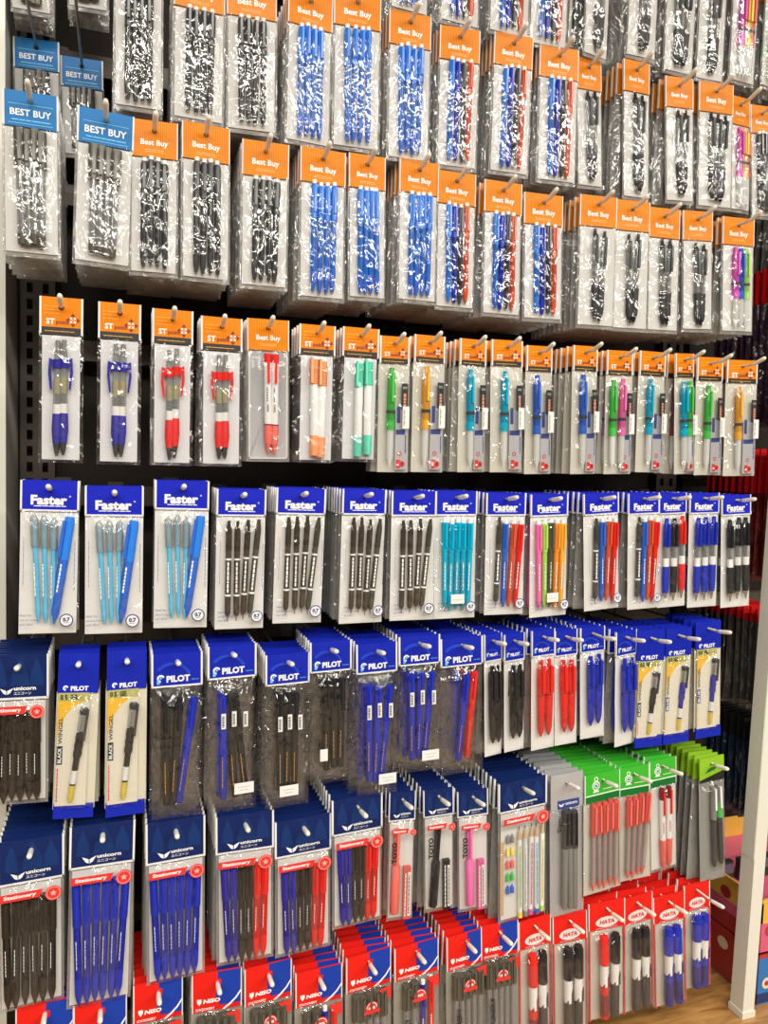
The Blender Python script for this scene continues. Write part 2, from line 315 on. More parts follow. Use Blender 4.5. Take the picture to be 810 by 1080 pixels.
# ------------------------------------------------------------------ headers
YF = -.0016       # front face of a header card; prints sit just proud of it
def header(style, w, hh, hook=.28):
    """returns [(part, mesh, [(subpart, mesh)])], the hole at the origin"""
    z1 = hook * hh; z0 = z1 - hh; mb = MB(); subs = []; y = YF - .00035; p = MB(); e = w * .035
    base = {'ob': ORANGE_R, 'bb': SKY, 'st': ORANGE, 'fa': ROYAL, 'pi': PBLUE, 'un': NAVY, 'gr': GREEN, 'li': LIME, 'ni': RED, 'ha': RED, 'wg': PBLUE, 'sg': GREYF, 'nb': DRED, 'nk': INKK}[style]
    holed_card(mb, w, z0, z1, YF, .0016, base)
    def edges(s=True, bottom=0, m=WHITE, ew=e):
        for q in (-1, 1):
            a, b = sorted((q * w / 2, q * (w / 2 - ew))); mb.box(a - (.0002 if q < 0 else 0), b + (.0002 if q > 0 else 0), YF - .0002, .0018, z0, z1, m)
        if bottom: mb.box(-w / 2, w / 2, YF - .0002, .0018, z0, z0 + bottom, m)
    zz = lambda t: z0 + t * hh
    if style == 'ob':
        edges(ew=.0012); p.text('Best Buy', 0, zz(.38), INKW, y, width=w * .58, bold=.025); p.lines(-w * .2, w * .2, zz(.19), mat('pale_orange_ink', (.95, .55, .2), .4), y, 2, .0022)
        subs.append(('lettering', p))
    elif style == 'bb':
        edges(ew=.002); p.text('BEST BUY', 0, zz(.40), INKW, y, width=w * .74, bold=.02); p.lines(-w * .34, w * .36, zz(.17), CYAN, y, 1, h=.0012, words=4)
        subs.append(('lettering', p)); b = MB(); bw = w * .40
        for a in ((-bw, bw, zz(.08), zz(.095)), (-bw, bw, zz(.62), zz(.635))): b.box(a[0], a[1], y, y + .0002, a[2], a[3], CYAN)
        subs.append(('border', b))
    elif style == 'st':
        edges(ew=.0022); b = MB(); b.box(-w / 2 + .0022, w / 2 - .0022, y + .0001, YF, z0, zz(.19), INKK); subs.append(('black_band', b))
        p.text('ST', -w * .25, zz(.34), INKW, y, width=w * .2, bold=.03); p.text('point', -w * .12, zz(.31), INKM, y, width=w * .3, bold=.02, align='l')
        p.lines(-w * .4, -w * .02, zz(.74), YEL, y, 3, .0045, words=3); p.lines(-w * .38, w * .3, zz(.07), YEL, y - .0001, 1, words=5)
        subs.append(('lettering', p)); q = MB(); cx, cz, s = w * .27, zz(.40), w * .15
        for k in range(4):
            a = k * math.pi / 2; R = lambda u, v: (cx + u * math.cos(a) - v * math.sin(a), cz + u * math.sin(a) + v * math.cos(a))
            q.poly([R(s * 1.15, 0), R(s * .55, s * .42), R(s * .62, s * .12), R(s * .62, -s * .12), R(s * .55, -s * .42)], INKM, y, y + .0002)
            a += math.pi / 4; q.poly([R(s * .12, 0), R(s * .5, s * .2), R(s * .62, 0), R(s * .5, -s * .2)], INKW, y, y + .0002)
        subs.append(('emblem', q))
    elif style == 'fa':
        edges(bottom=hh * .06, ew=w * .03); p.text('Faster', -.001, zz(.37), INKW, y, width=w * .62, height=hh * .32, bold=.045); p.ring(w * .345, zz(.5), .0006, .0011, INKW, y, 10)
        p.lines(-w * .27, w * .28, zz(.16), INKW, y, 1, h=.0011, words=4); subs.append(('lettering', p))
    elif style == 'pi':
        edges(bottom=hh * .05, ew=w * .035); p.text('PILOT', w * .02, zz(.24), INKW, y, width=w * .46, bold=.045); p.lines(w * .28, w * .43, zz(.18), CYAN, y, 1, words=2); subs.append(('lettering', p))
        q = MB(); cx, cz, s = -w * .32, zz(.27), w * .075
        q.ring(cx, cz, s * .55, s, INKW, y, 14, .3, math.pi * 1.5); q.poly([(cx - s, cz - s * .2), (cx - s * .4, cz - s * .1), (cx - s * .2, cz - s * 1.5), (cx - s, cz - s * 1.6)], CYAN, y, y + .0002); q.disc(cx, cz + s * .1, s * .33, CYAN, y); subs.append(('emblem', q))
        g = MB(); g.ring(-w * .1, zz(.15), w * .34, w * .40, mat('blue_swirl_print', (.02, .06, .55), .35, coat=.12), YF - .0002, 18, .4, 2.4); subs.append(('swirl_print', g))
    elif style in ('un', 'wg2'):
        edges(bottom=hh * .05, ew=w * .03)
        g = MB()
        for cx, sx in ((-w * .30, .10), (.02 * w, .16), (w * .30, .12)): g.poly([(cx - w * sx, zz(.30)), (cx + w * sx, zz(.30)), (cx + w * sx * .9, zz(.55)), (cx, zz(.92)), (cx - w * sx * .8, zz(.6))], NAVYL, YF - .0002, YF)
        subs.append(('leaf_print', g)); nar = w < .055
        q = MB(); cx, cz, s = -w * .20, zz(.19), w * (.095 if not nar else .12)
        for k in (-1, 1): q.poly([(cx + k * s * .08, cz - s * .6), (cx + k * s * .55, cz - s * .35), (cx + k * s * 1.15, cz + s * .6), (cx + k * s * .55, cz + s * .35), (cx + k * s * .08, cz + s * .1)], INKW, y, y + .0002)
        subs.append(('emblem', q)); x0 = cx + s * 1.25
        p.text('unicorn', x0, zz(.25), INKW, y, width=w * .37, height=hh * .085, bold=.03, align='l'); p.text('ユニコーン', x0, zz(.14), INKW, y, width=w * .29, height=hh * .06, align='l', bold=.01); subs.append(('lettering', p))
    elif style == 'gr':
        edges(ew=.0012); b = MB(); b.box(-w / 2 + .0012, w / 2 - .0012, y, YF, z0, zz(.24), GREEND); b.box(-w / 2, w / 2, y - .0001, YF, zz(.24), zz(.275), INKW); subs.append(('dark_band', b))
        q = MB(); cx, cz, s = -w * .20, zz(.58), min(w * .15, .010)
        q.ring(cx, cz, s * .62, s * .82, INKW, y, 18); q.disc(cx, cz, s * .42, INKW, y); q.disc(cx, cz, s * .25, mat('blue_mark', (.03, .2, .35), .4), y - .0002)
        q.ring(cx, cz + s * 1.15, s * .28, s * .42, INKW, y, 12); q.poly([(cx - s * .7, cz - s * 1.15), (cx + s * .7, cz - s * 1.15), (cx + s * .35, cz - s * .75), (cx - s * .35, cz - s * .75)], INKW, y, y + .0002); subs.append(('emblem', q))
        p.lines(0, w * .38, zz(.40), INKW, y, 1, h=.0013, words=4); subs.append(('lettering', p))
    elif style == 'li':
        q = MB(); q.poly([(-w / 2, z0), (w / 2, z0), (w / 2, zz(.38)), (-w / 2, zz(.10))], INKK, y, YF); q.poly([(-w * .3, zz(.36)), (w * .1, zz(.46)), (w * .28, zz(.62)), (-w * .1, zz(.55))], GREEND, y, YF); subs.append(('print', q))
    elif style == 'ni':
        edges(ew=.0014); b = MB(); b.poly([(-w * .02, zz(.30)), (w / 2 - .0014, zz(.30)), (w / 2 - .0014, z1), (w * .02, z1), (w * .01, HOLE * 1.8), (w * .085, HOLE * 1.4), (w * .085, -HOLE * 1.4), (-w * .02, -HOLE * 1.9)], BLUE2, y + .0001, YF)
        b.poly([(w * .02, zz(.30)), (w * .05, zz(.12)), (w / 2 - .0014, zz(.12)), (w / 2 - .0014, zz(.30))], BLUE2, y + .0001, YF); subs.append(('blue_panel', b))
        g = MB(); P = [(w * .16, z0), (w * .28, zz(.10)), (w * .40, zz(.24)), (w * .485, zz(.40))]; Q = [(w * .485, zz(.46)), (w * .375, zz(.27)), (w * .24, zz(.12)), (w * .10, z0)]; g.poly(P + Q, INKW, y - .0001, YF); subs.append(('swoosh', g))
        q = MB(); q.poly([(-w * .40, zz(.34)), (-w * .31, zz(.34)), (-w * .31, zz(.26)), (-w * .355, zz(.18)), (-w * .40, zz(.26))], INKW, y - .0001, YF); subs.append(('shield_mark', q))
        p.text('NISO', -w * .28, zz(.27), INKW, y - .0002, width=w * .34, height=hh * .11, bold=.05, align='l', shear=.15); p.text('STATIONERY', -w * .43, zz(.07), INKW, y - .0001, width=w * .38, height=hh * .065, bold=.02, align='l'); subs.append(('lettering', p))
    elif style == 'ha':
        edges(ew=.0014); q = MB(); q.disc(0, zz(.27), hh * .19, WHITE, y + .0001, 24, rx=w * .31); subs.append(('white_oval', q))
        p.text('HATA', 0, zz(.27), INKR, y - .0001, width=w * .42, height=hh * .15, bold=.05, shear=.2); p.lines(-w * .3, w * .3, zz(.05), WHITE, y, 1, words=6); subs.append(('lettering', p))
    elif style == 'wg':
        p.text('PILOT', w * .04, zz(.12), INKW, y, width=w * .44, bold=.04); subs.append(('lettering', p))
        q = MB(); cx, cz, s = -w * .30, zz(.13), w * .07; q.ring(cx, cz, s * .5, s, INKW, y, 12, .3, 4.7); q.disc(cx, cz, s * .3, CYAN, y); subs.append(('emblem', q))
    elif style == 'sg':
        b = MB(); b.box(-w * .30, w * .38, y, YF, zz(.02), zz(.26), INKB); subs.append(('blue_label', b)); q = MB(); cx, cz, s = -w * .18, zz(.13), w * .08
        for k in (-1, 1): q.poly([(cx + k * s * .08, cz - s * .6), (cx + k * s * .55, cz - s * .35), (cx + k * s * 1.15, cz + s * .6), (cx + k * s * .55, cz + s * .35), (cx + k * s * .08, cz + s * .1)], INKW, y - .0002, y)
        subs.append(('emblem', q)); p.text('unicorn', -w * .05, zz(.16), INKW, y - .0001, width=w * .36, align='l', bold=.02); p.lines(w * .1, w * .36, zz(.5), INKG, y, 1, words=3); subs.append(('lettering', p))
    return [('header_card', mb, subs)]

# ------------------------------------------------------------------ pouches
def pouch_mesh(w, ztop, zbot, thick, front, back, seed, nx=22, nz=44, top_pinch=True, edge=None):
    mb = MB(); V = []; F = []
    for j in range(nz + 1):
        t = j / nz; z = ztop + (zbot - ztop) * t
        prof = min(1, t / .14) ** .7 * min(1, (1 - t) / .07) ** .6
        nar = 1 - .035 * math.sin(min(1, t / .12) * math.pi) if top_pinch else 1
        for i in range(nx + 1):
            u = 2 * i / nx - 1; x = u * w / 2 * nar
            b = thick * prof * (1 - abs(u) ** 3.2)
            q = Vector((x * 55, seed * 3.7, z * 38)); wr = (.5 - abs(noise.noise(q))) * .0026 + (.5 - abs(noise.noise(q * 2.3 + Vector((z * 40, 0, x * 30))))) * .0016 - .0016 + math.sin(u * 13 + seed + 2 * noise.noise(q)) * .0013 * max(0, 1 - t / .2)
            x2 = x + (noise.noise(Vector((u * 2 + seed, z * 60, 3.3))) * .0012 if abs(u) > .9 else 0)
            V.append((x2, -.0012 - b - wr * (1 - abs(u) ** 6), z + (noise.noise(Vector((u * 2, seed, 9))) * .0012 * t)))
    for j in range(nz):
        for i in range(nx): a = j * (nx + 1) + i; F.append((a, a + nx + 1, a + nx + 2, a + 1))
    mb.add(V, F, front, True)
    V2 = []; F2 = []; mz = 8; mx = 4
    for j in range(mz + 1):
        t = j / mz; z = ztop + (zbot - ztop) * t
        for i in range(mx + 1):
            u = 2 * i / mx - 1; V2.append((u * w / 2, .0004 + noise.noise(Vector((u * 2, seed, t * 5))) * .0007, z))
    for j in range(mz):
        for i in range(mx): a = j * (mx + 1) + i; F2.append((a, a + 1, a + mx + 2, a + mx + 1))
    mb.add(V2, F2, back, True)
    return mb
def star(mb, cx, cz, R, m, y):
    mb.poly([(cx + (R if k % 2 == 0 else R * .42) * math.sin(k * math.pi / 5), cz + (R if k % 2 == 0 else R * .42) * math.cos(k * math.pi / 5)) for k in range(10)], m, y, y + .0002)

# ------------------------------------------------------------------ pack types
S = lambda st, *cs: [(st, c) for c in cs]
T = {  # kind, header, phrase, hh, pens, pen x range, thickness, pouch back, extra
 'bk4': ('ballpoint_pack', 'ob', 'orange-topped pack of dark ballpoints', .047, S('stick', *['smoke'] * 4), (-.42, .46), .010, PAPER),
 'bl4': ('ballpoint_pack', 'ob', 'orange-topped pack of bright blue ballpoints', .047, S('stick', *['azure'] * 4), (-.42, .46), .010, PAPER),
 'mx4': ('ballpoint_pack', 'ob', 'orange-topped pack of blue, black and red ballpoints', .047, S('stick', 'sky', 'blue', 'smoke', 'rust'), (-.42, .50), .010, PAPER),
 'mr4': ('ballpoint_pack', 'ob', 'orange-topped pack of blue and rust-red ballpoints', .047, S('stick', 'azure', 'blue', 'smoke', 'rust'), (-.42, .50), .010, PAPER),
 'bg2': ('gel_pen_pack', 'ob', 'orange-topped pack of black-gripped pens', .048, S('gel', 'black', 'black'), (-.16, .22), .011, PAPER),
 'bg3': ('gel_pen_pack', 'ob', 'orange-topped crinkly pack of black-gripped pens', .048, S('gel', 'black', 'black', 'black'), (-.32, .34), .011, PAPER),
 'co3': ('gel_pen_pack', 'ob', 'orange-topped pack of pink, blue and green pens', .046, S('mech', 'magenta', 'azure', 'lgreen'), (-.26, .40), .011, PAPER),
 'co4': ('gel_pen_pack', 'ob', 'orange-topped pack of pink, yellow and red pens', .046, S('mech', 'magenta', 'amber', 'yellow', 'coral'), (-.34, .38), .011, PAPER),
 'gn2': ('gel_pen_pack', 'ob', 'pack of bright green pens', .046, S('mech', 'green', 'green'), (-.3, .2), .011, PAPER),
 'bbk': ('capped_pen_pack', 'bb', 'blue-topped pack of olive-capped pens', .043, S('olive', *['x'] * 4), (-.37, .37), .012, PAPER),
 'sbl': ('wing_clip_pen_pack', 'st', 'orange and black topped pack of two blue-gripped pens', .047, S('wingclip', 'indigo', 'indigo'), (-.15, .15), .012, FILMC),
 'srd': ('wing_clip_pen_pack', 'st', 'orange and black topped pack of two red-gripped pens', .045, S('wingclip', 'red', 'red'), (-.15, .15), .012, FILMC),
 'rw2': ('retractable_pen_pack', 'ob', 'orange-topped pack of two red and white pens', .043, S('redwhite', 'x', 'x'), (-.05, .28), .011, PAPER),
 'hor': ('highlighter_pack', 'st', 'orange-topped pack of two peach-ended highlighters', .042, S('marker2', 'peach', 'peach'), (-.16, .26), .013, FILMC),
 'hmt': ('highlighter_pack', 'st', 'orange-topped pack of two mint-ended highlighters', .042, S('marker2', 'mint', 'mint'), (-.10, .42), .013, FILMC),
 'fcy': ('stick_pen_pack', 'fa', 'blue-topped pack of pale cyan sticks and one blue pen', .040, S('thin', 'cyan', 'cyan', 'cyan') + S('chunky', 'azure'), (-.42, .46), .009, WHITE),
 'fbr': ('stick_pen_pack', 'fa', 'blue-topped pack of brown printed sticks', .038, S('printed', 'brown', 'brown', 'brown') + S('printed', 'olive'), (-.50, .55), .009, WHITE),
 'ftq': ('stick_pen_pack', 'fa', 'blue-topped pack of turquoise sticks with a price sticker', .038, S('plain', *['turq'] * 5), (-.55, .62), .009, WHITE),
 'fmx': ('stick_pen_pack', 'fa', 'blue-topped pack of grey, blue and red sticks', .036, S('printed', 'olive') + S('plain', 'azure', 'rust', 'red'), (-.42, .62), .009, WHITE),
 'fcl': ('stick_pen_pack', 'fa', 'blue-topped pack of pink, green and orange sticks', .036, S('plain', 'pink', 'lgreen', 'olive', 'orange', 'amber'), (-.62, .62), .009, WHITE),
 'f3m': ('retractable_pen_pack', 'fa', 'narrow blue-topped pack of blue, black and red pens', .036, S('rt', 'blue', 'black', 'red'), (-.58, .58), .011, WHITE),
 'f3b': ('retractable_pen_pack', 'fa', 'narrow blue-topped pack of blue retractable pens', .036, S('rt', 'blue', 'blue', 'blue'), (-.52, .52), .011, WHITE),
 'f3k': ('retractable_pen_pack', 'fa', 'narrow blue-topped pack of black retractable pens', .036, S('rt', 'black', 'black', 'black'), (-.52, .56), .011, WHITE),
 'uk6': ('budget_pen_pack', 'un', 'navy-topped pack of six dark pens', .060, S('six', *['umber'] * 6), (-.74, .62), .011, PAPER),
 'ub6': ('budget_pen_pack', 'un', 'navy-topped pack of six blue pens', .060, S('six', *['blue'] * 6), (-.70, .66), .011, PAPER),
 'um6': ('budget_pen_pack', 'un', 'navy-topped pack of blue, black and red pens', .056, S('six', 'indigo', 'indigo', 'umber', 'umber', 'red', 'red'), (-.66, .64), .011, PAPER),
 'wgk': ('gel_card_pack', 'wg', 'blue-ended cream card pack with one black gel pen', .055, S('wingel', 'black'), (.10, .10), .011, CREAM),
 'wgb': ('gel_card_pack', 'wg', 'blue-ended cream card pack with one blue gel pen', .050, S('wingel', 'indigo'), (.22, .22), .011, CREAM),
 'pkb': ('fibre_pen_pack', 'pi', 'clear blue-topped pack of black pens and one blue', .048, S('slim', 'black', 'black', 'blue'), (-.45, .35), .011, FILM),
 'pbk': ('fibre_pen_pack', 'pi', 'clear blue-topped pack of one blue pen and black ones', .048, S('slim', 'blue', 'black', 'black'), (-.40, .30), .011, FILM),
 'pk3': ('fibre_pen_pack', 'pi', 'clear blue-topped pack of black pens with barcode stickers', .046, S('slim', 'black', 'black', 'black'), (-.35, .30), .011, FILM),
 'pk2': ('fibre_pen_pack', 'pi', 'clear blue-topped pack of black pens with gilt print', .046, S('slim', 'black', 'black', 'black'), (-.25, .45), .011, FILM),
 'pb3': ('fibre_pen_pack', 'pi', 'clear blue-topped pack of three blue pens', .046, S('slim', 'blue', 'blue', 'blue'), (-.45, .35), .011, FILM),
 'pbr': ('fibre_pen_pack', 'pi', 'clear blue-topped pack of one blue and one red pen', .046, S('slim', 'blue', 'red'), (-.05, .35), .011, FILM),
 'prk': ('click_pen_pack', 'pi', 'slim blue-topped pack of black click pens', .045, S('ret', 'black', 'black'), (-.30, .34), .011, WHITE),
 'prr': ('click_pen_pack', 'pi', 'slim blue-topped pack of two red click pens', .044, S('ret', 'red', 'red'), (-.34, .34), .011, WHITE),
 'prb': ('click_pen_pack', 'pi', 'slim blue-topped pack of two blue click pens', .043, S('ret', 'blue', 'blue'), (-.30, .36), .011, WHITE),
 'tyr': ('pencil_and_lead_pack', 'un', 'small navy-topped pack with red clutch pencil', .046, S('toyo', 'coral'), (-.45, -.45), .012, PAPER),
 'tyk': ('pencil_and_lead_pack', 'un', 'small navy-topped pack with black clutch pencil', .044, S('toyo', 'black'), (-.30, -.30), .012, PAPER),
 'typ': ('pencil_and_lead_pack', 'un', 'small navy-topped pack with pink clutch pencil', .043, S('toyo', 'pink'), (-.30, -.30), .012, PAPER),
 'upc': ('pencil_pack', 'un', 'navy-topped pack of decorated pencils and sharpeners', .050, S('penstick', 'lgreen', 'white', 'pink', 'cyan', 'yellow'), (-.18, .76), .010, PAPER),
 'sgk': ('sign_pen_pack', 'sg', 'grey foil pack of dark sign pens', .062, S('signpen', 'x', 'x', 'x'), (-.24, .36), .013, GREYF),
 'gr5': ('tinted_pen_pack', 'gr', 'wide green-topped pack of red-capped pens', .050, S('redclear', *['x'] * 5), (-.62, .62), .010, PALE),
 'gr4': ('tinted_pen_pack', 'gr', 'green-topped pack of red-capped pens', .050, S('redclear', *['x'] * 4), (-.55, .6), .010, PALE),
 'grw': ('tinted_pen_pack', 'gr', 'green-topped pack of two white and red pens', .048, S('redtwin', 'x', 'x'), (-.20, .28), .012, PAPER),
 'lim': ('technical_pen_pack', 'li', 'lime-topped grey pack of two dark pens', .045, S('limepen', 'grey', 'green'), (-.02, .48), .010, mat('smoky_pouch_back', (.27, .27, .25), .45)),
 'nik': ('value_pen_pack', 'ni', 'red and blue topped pack of clear dark pens', .058, S('olive', *['x'] * 5), (-.62, .62), .010, DULL),
 'nim': ('value_pen_pack', 'ni', 'red and blue topped pack of blue and red pens', .055, S('olive', 'x', 'x') + S('plain', 'indigo', 'red'), (-.55, .6), .010, DULL),
 'hrk': ('marker_pack', 'ha', 'red-topped pack of red and black markers', .050, S('jumbo', 'red', 'black'), (-.28, .32), .017, PALE),
 'hkk': ('marker_pack', 'ha', 'red-topped pack of two black markers', .050, S('jumbo', 'black', 'black'), (-.26, .34), .017, PALE),
 'hbb': ('marker_pack', 'ha', 'red-topped pack of two blue markers', .050, S('jumbo', 'blue', 'blue'), (-.24, .34), .017, PALE),
}
for k, c, nm in (('mgr', 'green', 'green'), ('mam', 'amber', 'amber'), ('mcy', 'turq', 'cyan'), ('mbl', 'azure', 'blue'), ('mtl', 'teal', 'teal')):
    T[k] = ('mechanical_pencil_pack', 'st', f'orange-topped pack with one {nm} mechanical pencil', .040, S('mech', c), (-.28, -.28), .012, PALE)
T['mgp'] = ('mechanical_pencil_pack', 'st', 'orange-topped pack with green and pink mechanical pencils', .040, S('mech', 'green', 'pink'), (-.62, .10), .012, PALE)
T['mgb'] = ('mechanical_pencil_pack', 'st', 'orange-topped pack with cyan and green mechanical pencils', .040, S('mech', 'turq', 'green'), (-.30, .25), .012, PALE)

DS = .0150        # pitch of packs along a hook
YP = 1.09         # depth of the front packs
YBAR = 1.345      # front of the hook rails
def extras(mb_list, code, w, zt, zb, thick, seed):
    """prints and stickers on a front pouch: list of (part, MB, label)"""
    k = T[code][0]; hd = T[code][1]; yf = -.0016 - thick - .0022; H = zt - zb; o = mb_list
    if hd == 'fa' and k == 'stick_pen_pack':
        m = MB(); x = w * .33; z = zb + H * .12; q = w * .125; ex = -.0035
        m.disc(x, z, q, WHITE, yf + .0003); m.ring(x, z, q * .82, q * .98, INKB, yf, 24); m.text('0.7', x, z + q * .1, INKB, yf, width=q * 1.0, bold=.05); m.lines(x - q * .4, x + q * .4, z - q * .42, INKB, yf, 1, words=2); o.append(('round_badge', m, 'white round badge with blue figures'))
        m = MB(); m.text('Ideal for', -w * .46, zb + H * .165, INKB, yf, width=w * .20, align='l'); m.text('school, home', -w * .46, zb + H * .125, INKB, yf, width=w * .30, align='l'); m.text('and office', -w * .46, zb + H * .09, INKB, yf, width=w * .22, align='l'); o.append(('print', m, None)); m = MB()
        m.vlines(-w * .43, zb + H * .40, zt - H * .22, INKG, yf + thick * .6, .0008, 8); o.append(('print', m, None)); m = MB(); m.vlines(w * .44, zb + H * .35, zt - H * .24, INKG, yf + thick * .75, .0010, 9); o.append(('print', m, None))
        if code in ('ftq', 'fcl'):
            m = MB(); m.box(-.011, .011, yf - .0004, yf, zb + H * .155, zb + H * .245, WHITE); m.lines(-.008, .008, zb + H * .19, INKG, yf - .0006, 1, words=5); o.append(('price_sticker', m, 'white price sticker'))
    if hd == 'un':
        m = MB(); zc = zt - .012; nar = w < .055; hgt = .0105 if not nar else .008
        m.poly([(-w * .47, zc - hgt / 2), (w * .12, zc - hgt / 2), (w * .17, zc + hgt / 2), (-w * .47, zc + hgt / 2)], INKR, yf, yf + .0003); m.text('Stationery', -w * .17, zc, INKW, yf - .0002, width=w * .48, height=hgt * .62, bold=.03); m.poly([(w * .20, zc - hgt / 2), (w * .225, zc - hgt / 2), (w * .28, zc + hgt / 2), (w * .255, zc + hgt / 2)], INKW, yf, yf + .0003); o.append(('red_banner', m, 'red banner with white lettering'))
        m = MB(); R = w * .125; m.disc(w * .33, zc - .003, R, INKR, yf - .0002, 22); star(m, w * .33, zc - .003, R * .45, mat('pale_star', (.9, .45, .40), .4), yf - .0005); m.ring(w * .33, zc - .003, R * .78, R * .86, mat('pale_star', (.9, .45, .40), .4), yf - .0003); o.append(('star_seal', m, 'round red seal with a star'))
    if k == 'mechanical_pencil_pack' or k == 'highlighter_pack' and False:
        x0, x1 = w * .06, w * .46; m = MB(); y1 = -.0045
        m.box(x0 - .001, x1, y1, y1 + .0006, zb + .004, zt - H * .42, mat('silver_insert', (.52, .52, .54), .35, .3)); m.box(x0 + .001, x0 + .0065, y1 - .0004, y1, zt - H * .55, zt - H * .40, INKB); m.box(x0, x1 - .004, y1 - .0004, y1, zb + H * .345, zb + H * .39, INKB)
        m.vlines(x1 - .004, zb + H * .18, zb + H * .34, INKB, y1 - .0004, .0016, 4)
        o.append(('insert_card', m, 'silver insert card'))
        m = MB(); cx = (x0 + x1) / 2 - .003; m.ring(cx, zb + H * .17, .0022, .0034, INKR, y1 - .0005, 14); m.box(cx - .0055, cx + .001, y1 - .0006, y1 - .0002, zb + .006, zb + H * .115, INKR); m.disc(cx + .004, zb + .0125, .0044, INKR, y1 - .0007); m.text('S', cx + .004, zb + .0125, INKK, y1 - .0009, height=.005, bold=.05); m.box(cx - .0045, cx - .001, y1 - .0008, y1 - .0006, zb + .010, zb + .0125, INKW); o.append(('red_emblem', m, None))
        m = MB(); m.box(x1 - .011, x1 - .001, y1 - .0026, y1 - .0008, zt - H * .42, zt - H * .19, INKK); m.vlines(x1 - .0082, zt - H * .40, zt - H * .28, mat('salmon_ink', (.75, .3, .2), .4), y1 - .0029, .004, 4); m.lines(x1 - .0095, x1 - .003, zt - H * .225, INKW, y1 - .0029, 2, words=3); o.append(('lead_tube', m, 'dark lead tube'))
        m = MB(); m.box(x1 - .011, x1 - .0005, yf + .0035, yf + .004, zb + H * .40, zb + H * .60, WHITE); [m.box(x1 - .0095, x1 - .0085 + .0008 * (j % 3), yf + .0032, yf + .0035, zb + H * (.42 + .016 * j), zb + H * (.428 + .016 * j), INKK) for j in range(10)]; o.append(('barcode_sticker', m, 'white barcode sticker'))
    if k == 'fibre_pen_pack' and code in ('pbk', 'pk3', 'pb3', 'pbr'):
        n_ = 3 if code in ('pk3', 'pb3', 'pbk') else 0
        for j in range(n_):
            m = MB(); x = (-.24, .0, .26)[j] * w * (.9 if code != 'pb3' else 1.05); zc = zt - H * .30 + (.002 if j == 1 else 0); m.box(x - .0032, x + .0032, yf, yf + .0004, zc - .011, zc + .011, WHITE)
            for q in range(9): m.box(x - .0022, x + .0010, yf - .0003, yf, zc - .0085 + .0019 * q, zc - .0077 + .0019 * q + .0005 * (q % 2), INKK)
            o.append(('barcode_sticker', m, 'small white barcode sticker'))
        if code in ('pbk', 'pk3', 'pb3'):
            m = MB(); x, zc = {'pbk': (.20 * w, zb + .038), 'pk3': (-.02 * w, zb + .030), 'pb3': (.18 * w, zb + .030)}[code]; m.box(x - .014, x + .014, yf - .001, yf - .0006, zc - .008, zc + .008, WHITE); m.lines(x - .009, x + .009, zc + .0015, INKG, yf - .0012, 1, words=7); m.lines(x - .006, x + .006, zc - .003, INKG, yf - .0012, 1, words=3); o.append(('price_sticker', m, 'white price sticker'))
    if code == 'pk2':
        m = MB(); m.box(-w * .32, -w * .14, yf, yf + .0004, zb + .040, zb + .058, WHITE); o.append(('price_sticker', m, 'blank white sticker'))
    if k == 'gel_card_pack':
        yc = -.0035; L_, R_ = -w * .47, w * .30
        m = MB(); m.box(L_, R_, yc, yc + .0005, zb + .006, zt - .001, mat('cream_card', (.70, .66, .54), .5)); P = [(L_, zt - .012)] + [(R_ - (R_ - L_) * (1 - math.cos(a)), zt - .012 - .052 * math.sin(a) ** 1.0) for a in [i * math.pi / 2 / 8 for i in range(9)]]
        P = [(L_, zt - .012), (R_, zt - .012)] + [(R_ - (R_ - L_) * math.sin(i * math.pi / 16), zt - .012 - .058 * (1 - math.cos(i * math.pi / 16))) for i in range(1, 9)]
        m.poly(P, YEL, yc - .0004, yc); m.box(L_, R_, yc - .0004, yc, zt - .012, zt - .001, OLIVE); o.append(('printed_card', m, 'cream card with an orange corner'))
        m = MB(); word = 'BLACK' if code == 'wgk' else 'BLUE'; bx = L_ + .0035
        m.box(bx - .003, bx + .004, yc - .0006, yc - .0002, zt - .098, zt - .073, INKK if code == 'wgk' else INKB); m.text(word, bx + .0005, zt - .0855, INKW, yc - .0008, width=.021, height=.0045, vert=True, bold=.03); m.text('WINGEL', bx + .0008, zt - .052, INKK, yc - .0006, width=.036, height=.0050, vert=True, bold=.01)
        m.vlines(bx - .002, zb + .012, zt - .104, INKR if code == 'wgk' else YEL, yc - .0004, .0014, 10); m.text('0.5', L_ + .007, zt - .0065, INKK, yc - .0007, width=.009, height=.007, bold=.04); m.text('GEL', L_ + .02, zt - .0065, INKK, yc - .0007, width=.010, height=.007, bold=.04); o.append(('print', m, None))
        m = MB(); m.box(-w / 2, w / 2, -.003, .001, zb - .012, zb + .007, PBLUE); o.append(('end_seal', m, 'blue crinkled end strip'))
    if k == 'pencil_and_lead_pack':
        m = MB(); m.text('TOYO', -w * .36, zt - .045, INKK, yf, width=.034, height=.0085, vert=True, bold=.05); m.vlines(-w * .40, zt - .085, zt - .066, INKG, yf, .0014, 4); o.append(('lettering', m, None))
    if code == 'upc':
        for j, c in enumerate(('grey', 'yellow', 'coral', 'green', 'azure')):
            m = MB(); zc = zt - .045 - j * .0215
            for q in (0, 1): xq = -w * .33 + q * .0085; m.lathe([(zc - .007, .0032), (zc, .0034), (zc + .004, .0022), (zc + .0075, .0006)], pl(c), xq, -.005, 8)
            o.append(('pencil_topper', m, f'pair of {c if c != "azure" else "blue"} pointed toppers'))
        m = MB(); m.box(-w * .47, -w * .40, -.003, -.0022, zb + .015, zt - .05, mat('tan_insert', (.55, .36, .2), .6)); o.append(('insert_strip', m, None))
    if code == 'sgk':
        m = MB(); m.text('Sign', -w * .38, zt - .020, INKK, yf, width=.024, height=.010, vert=True, bold=.02); o.append(('lettering', m, None))
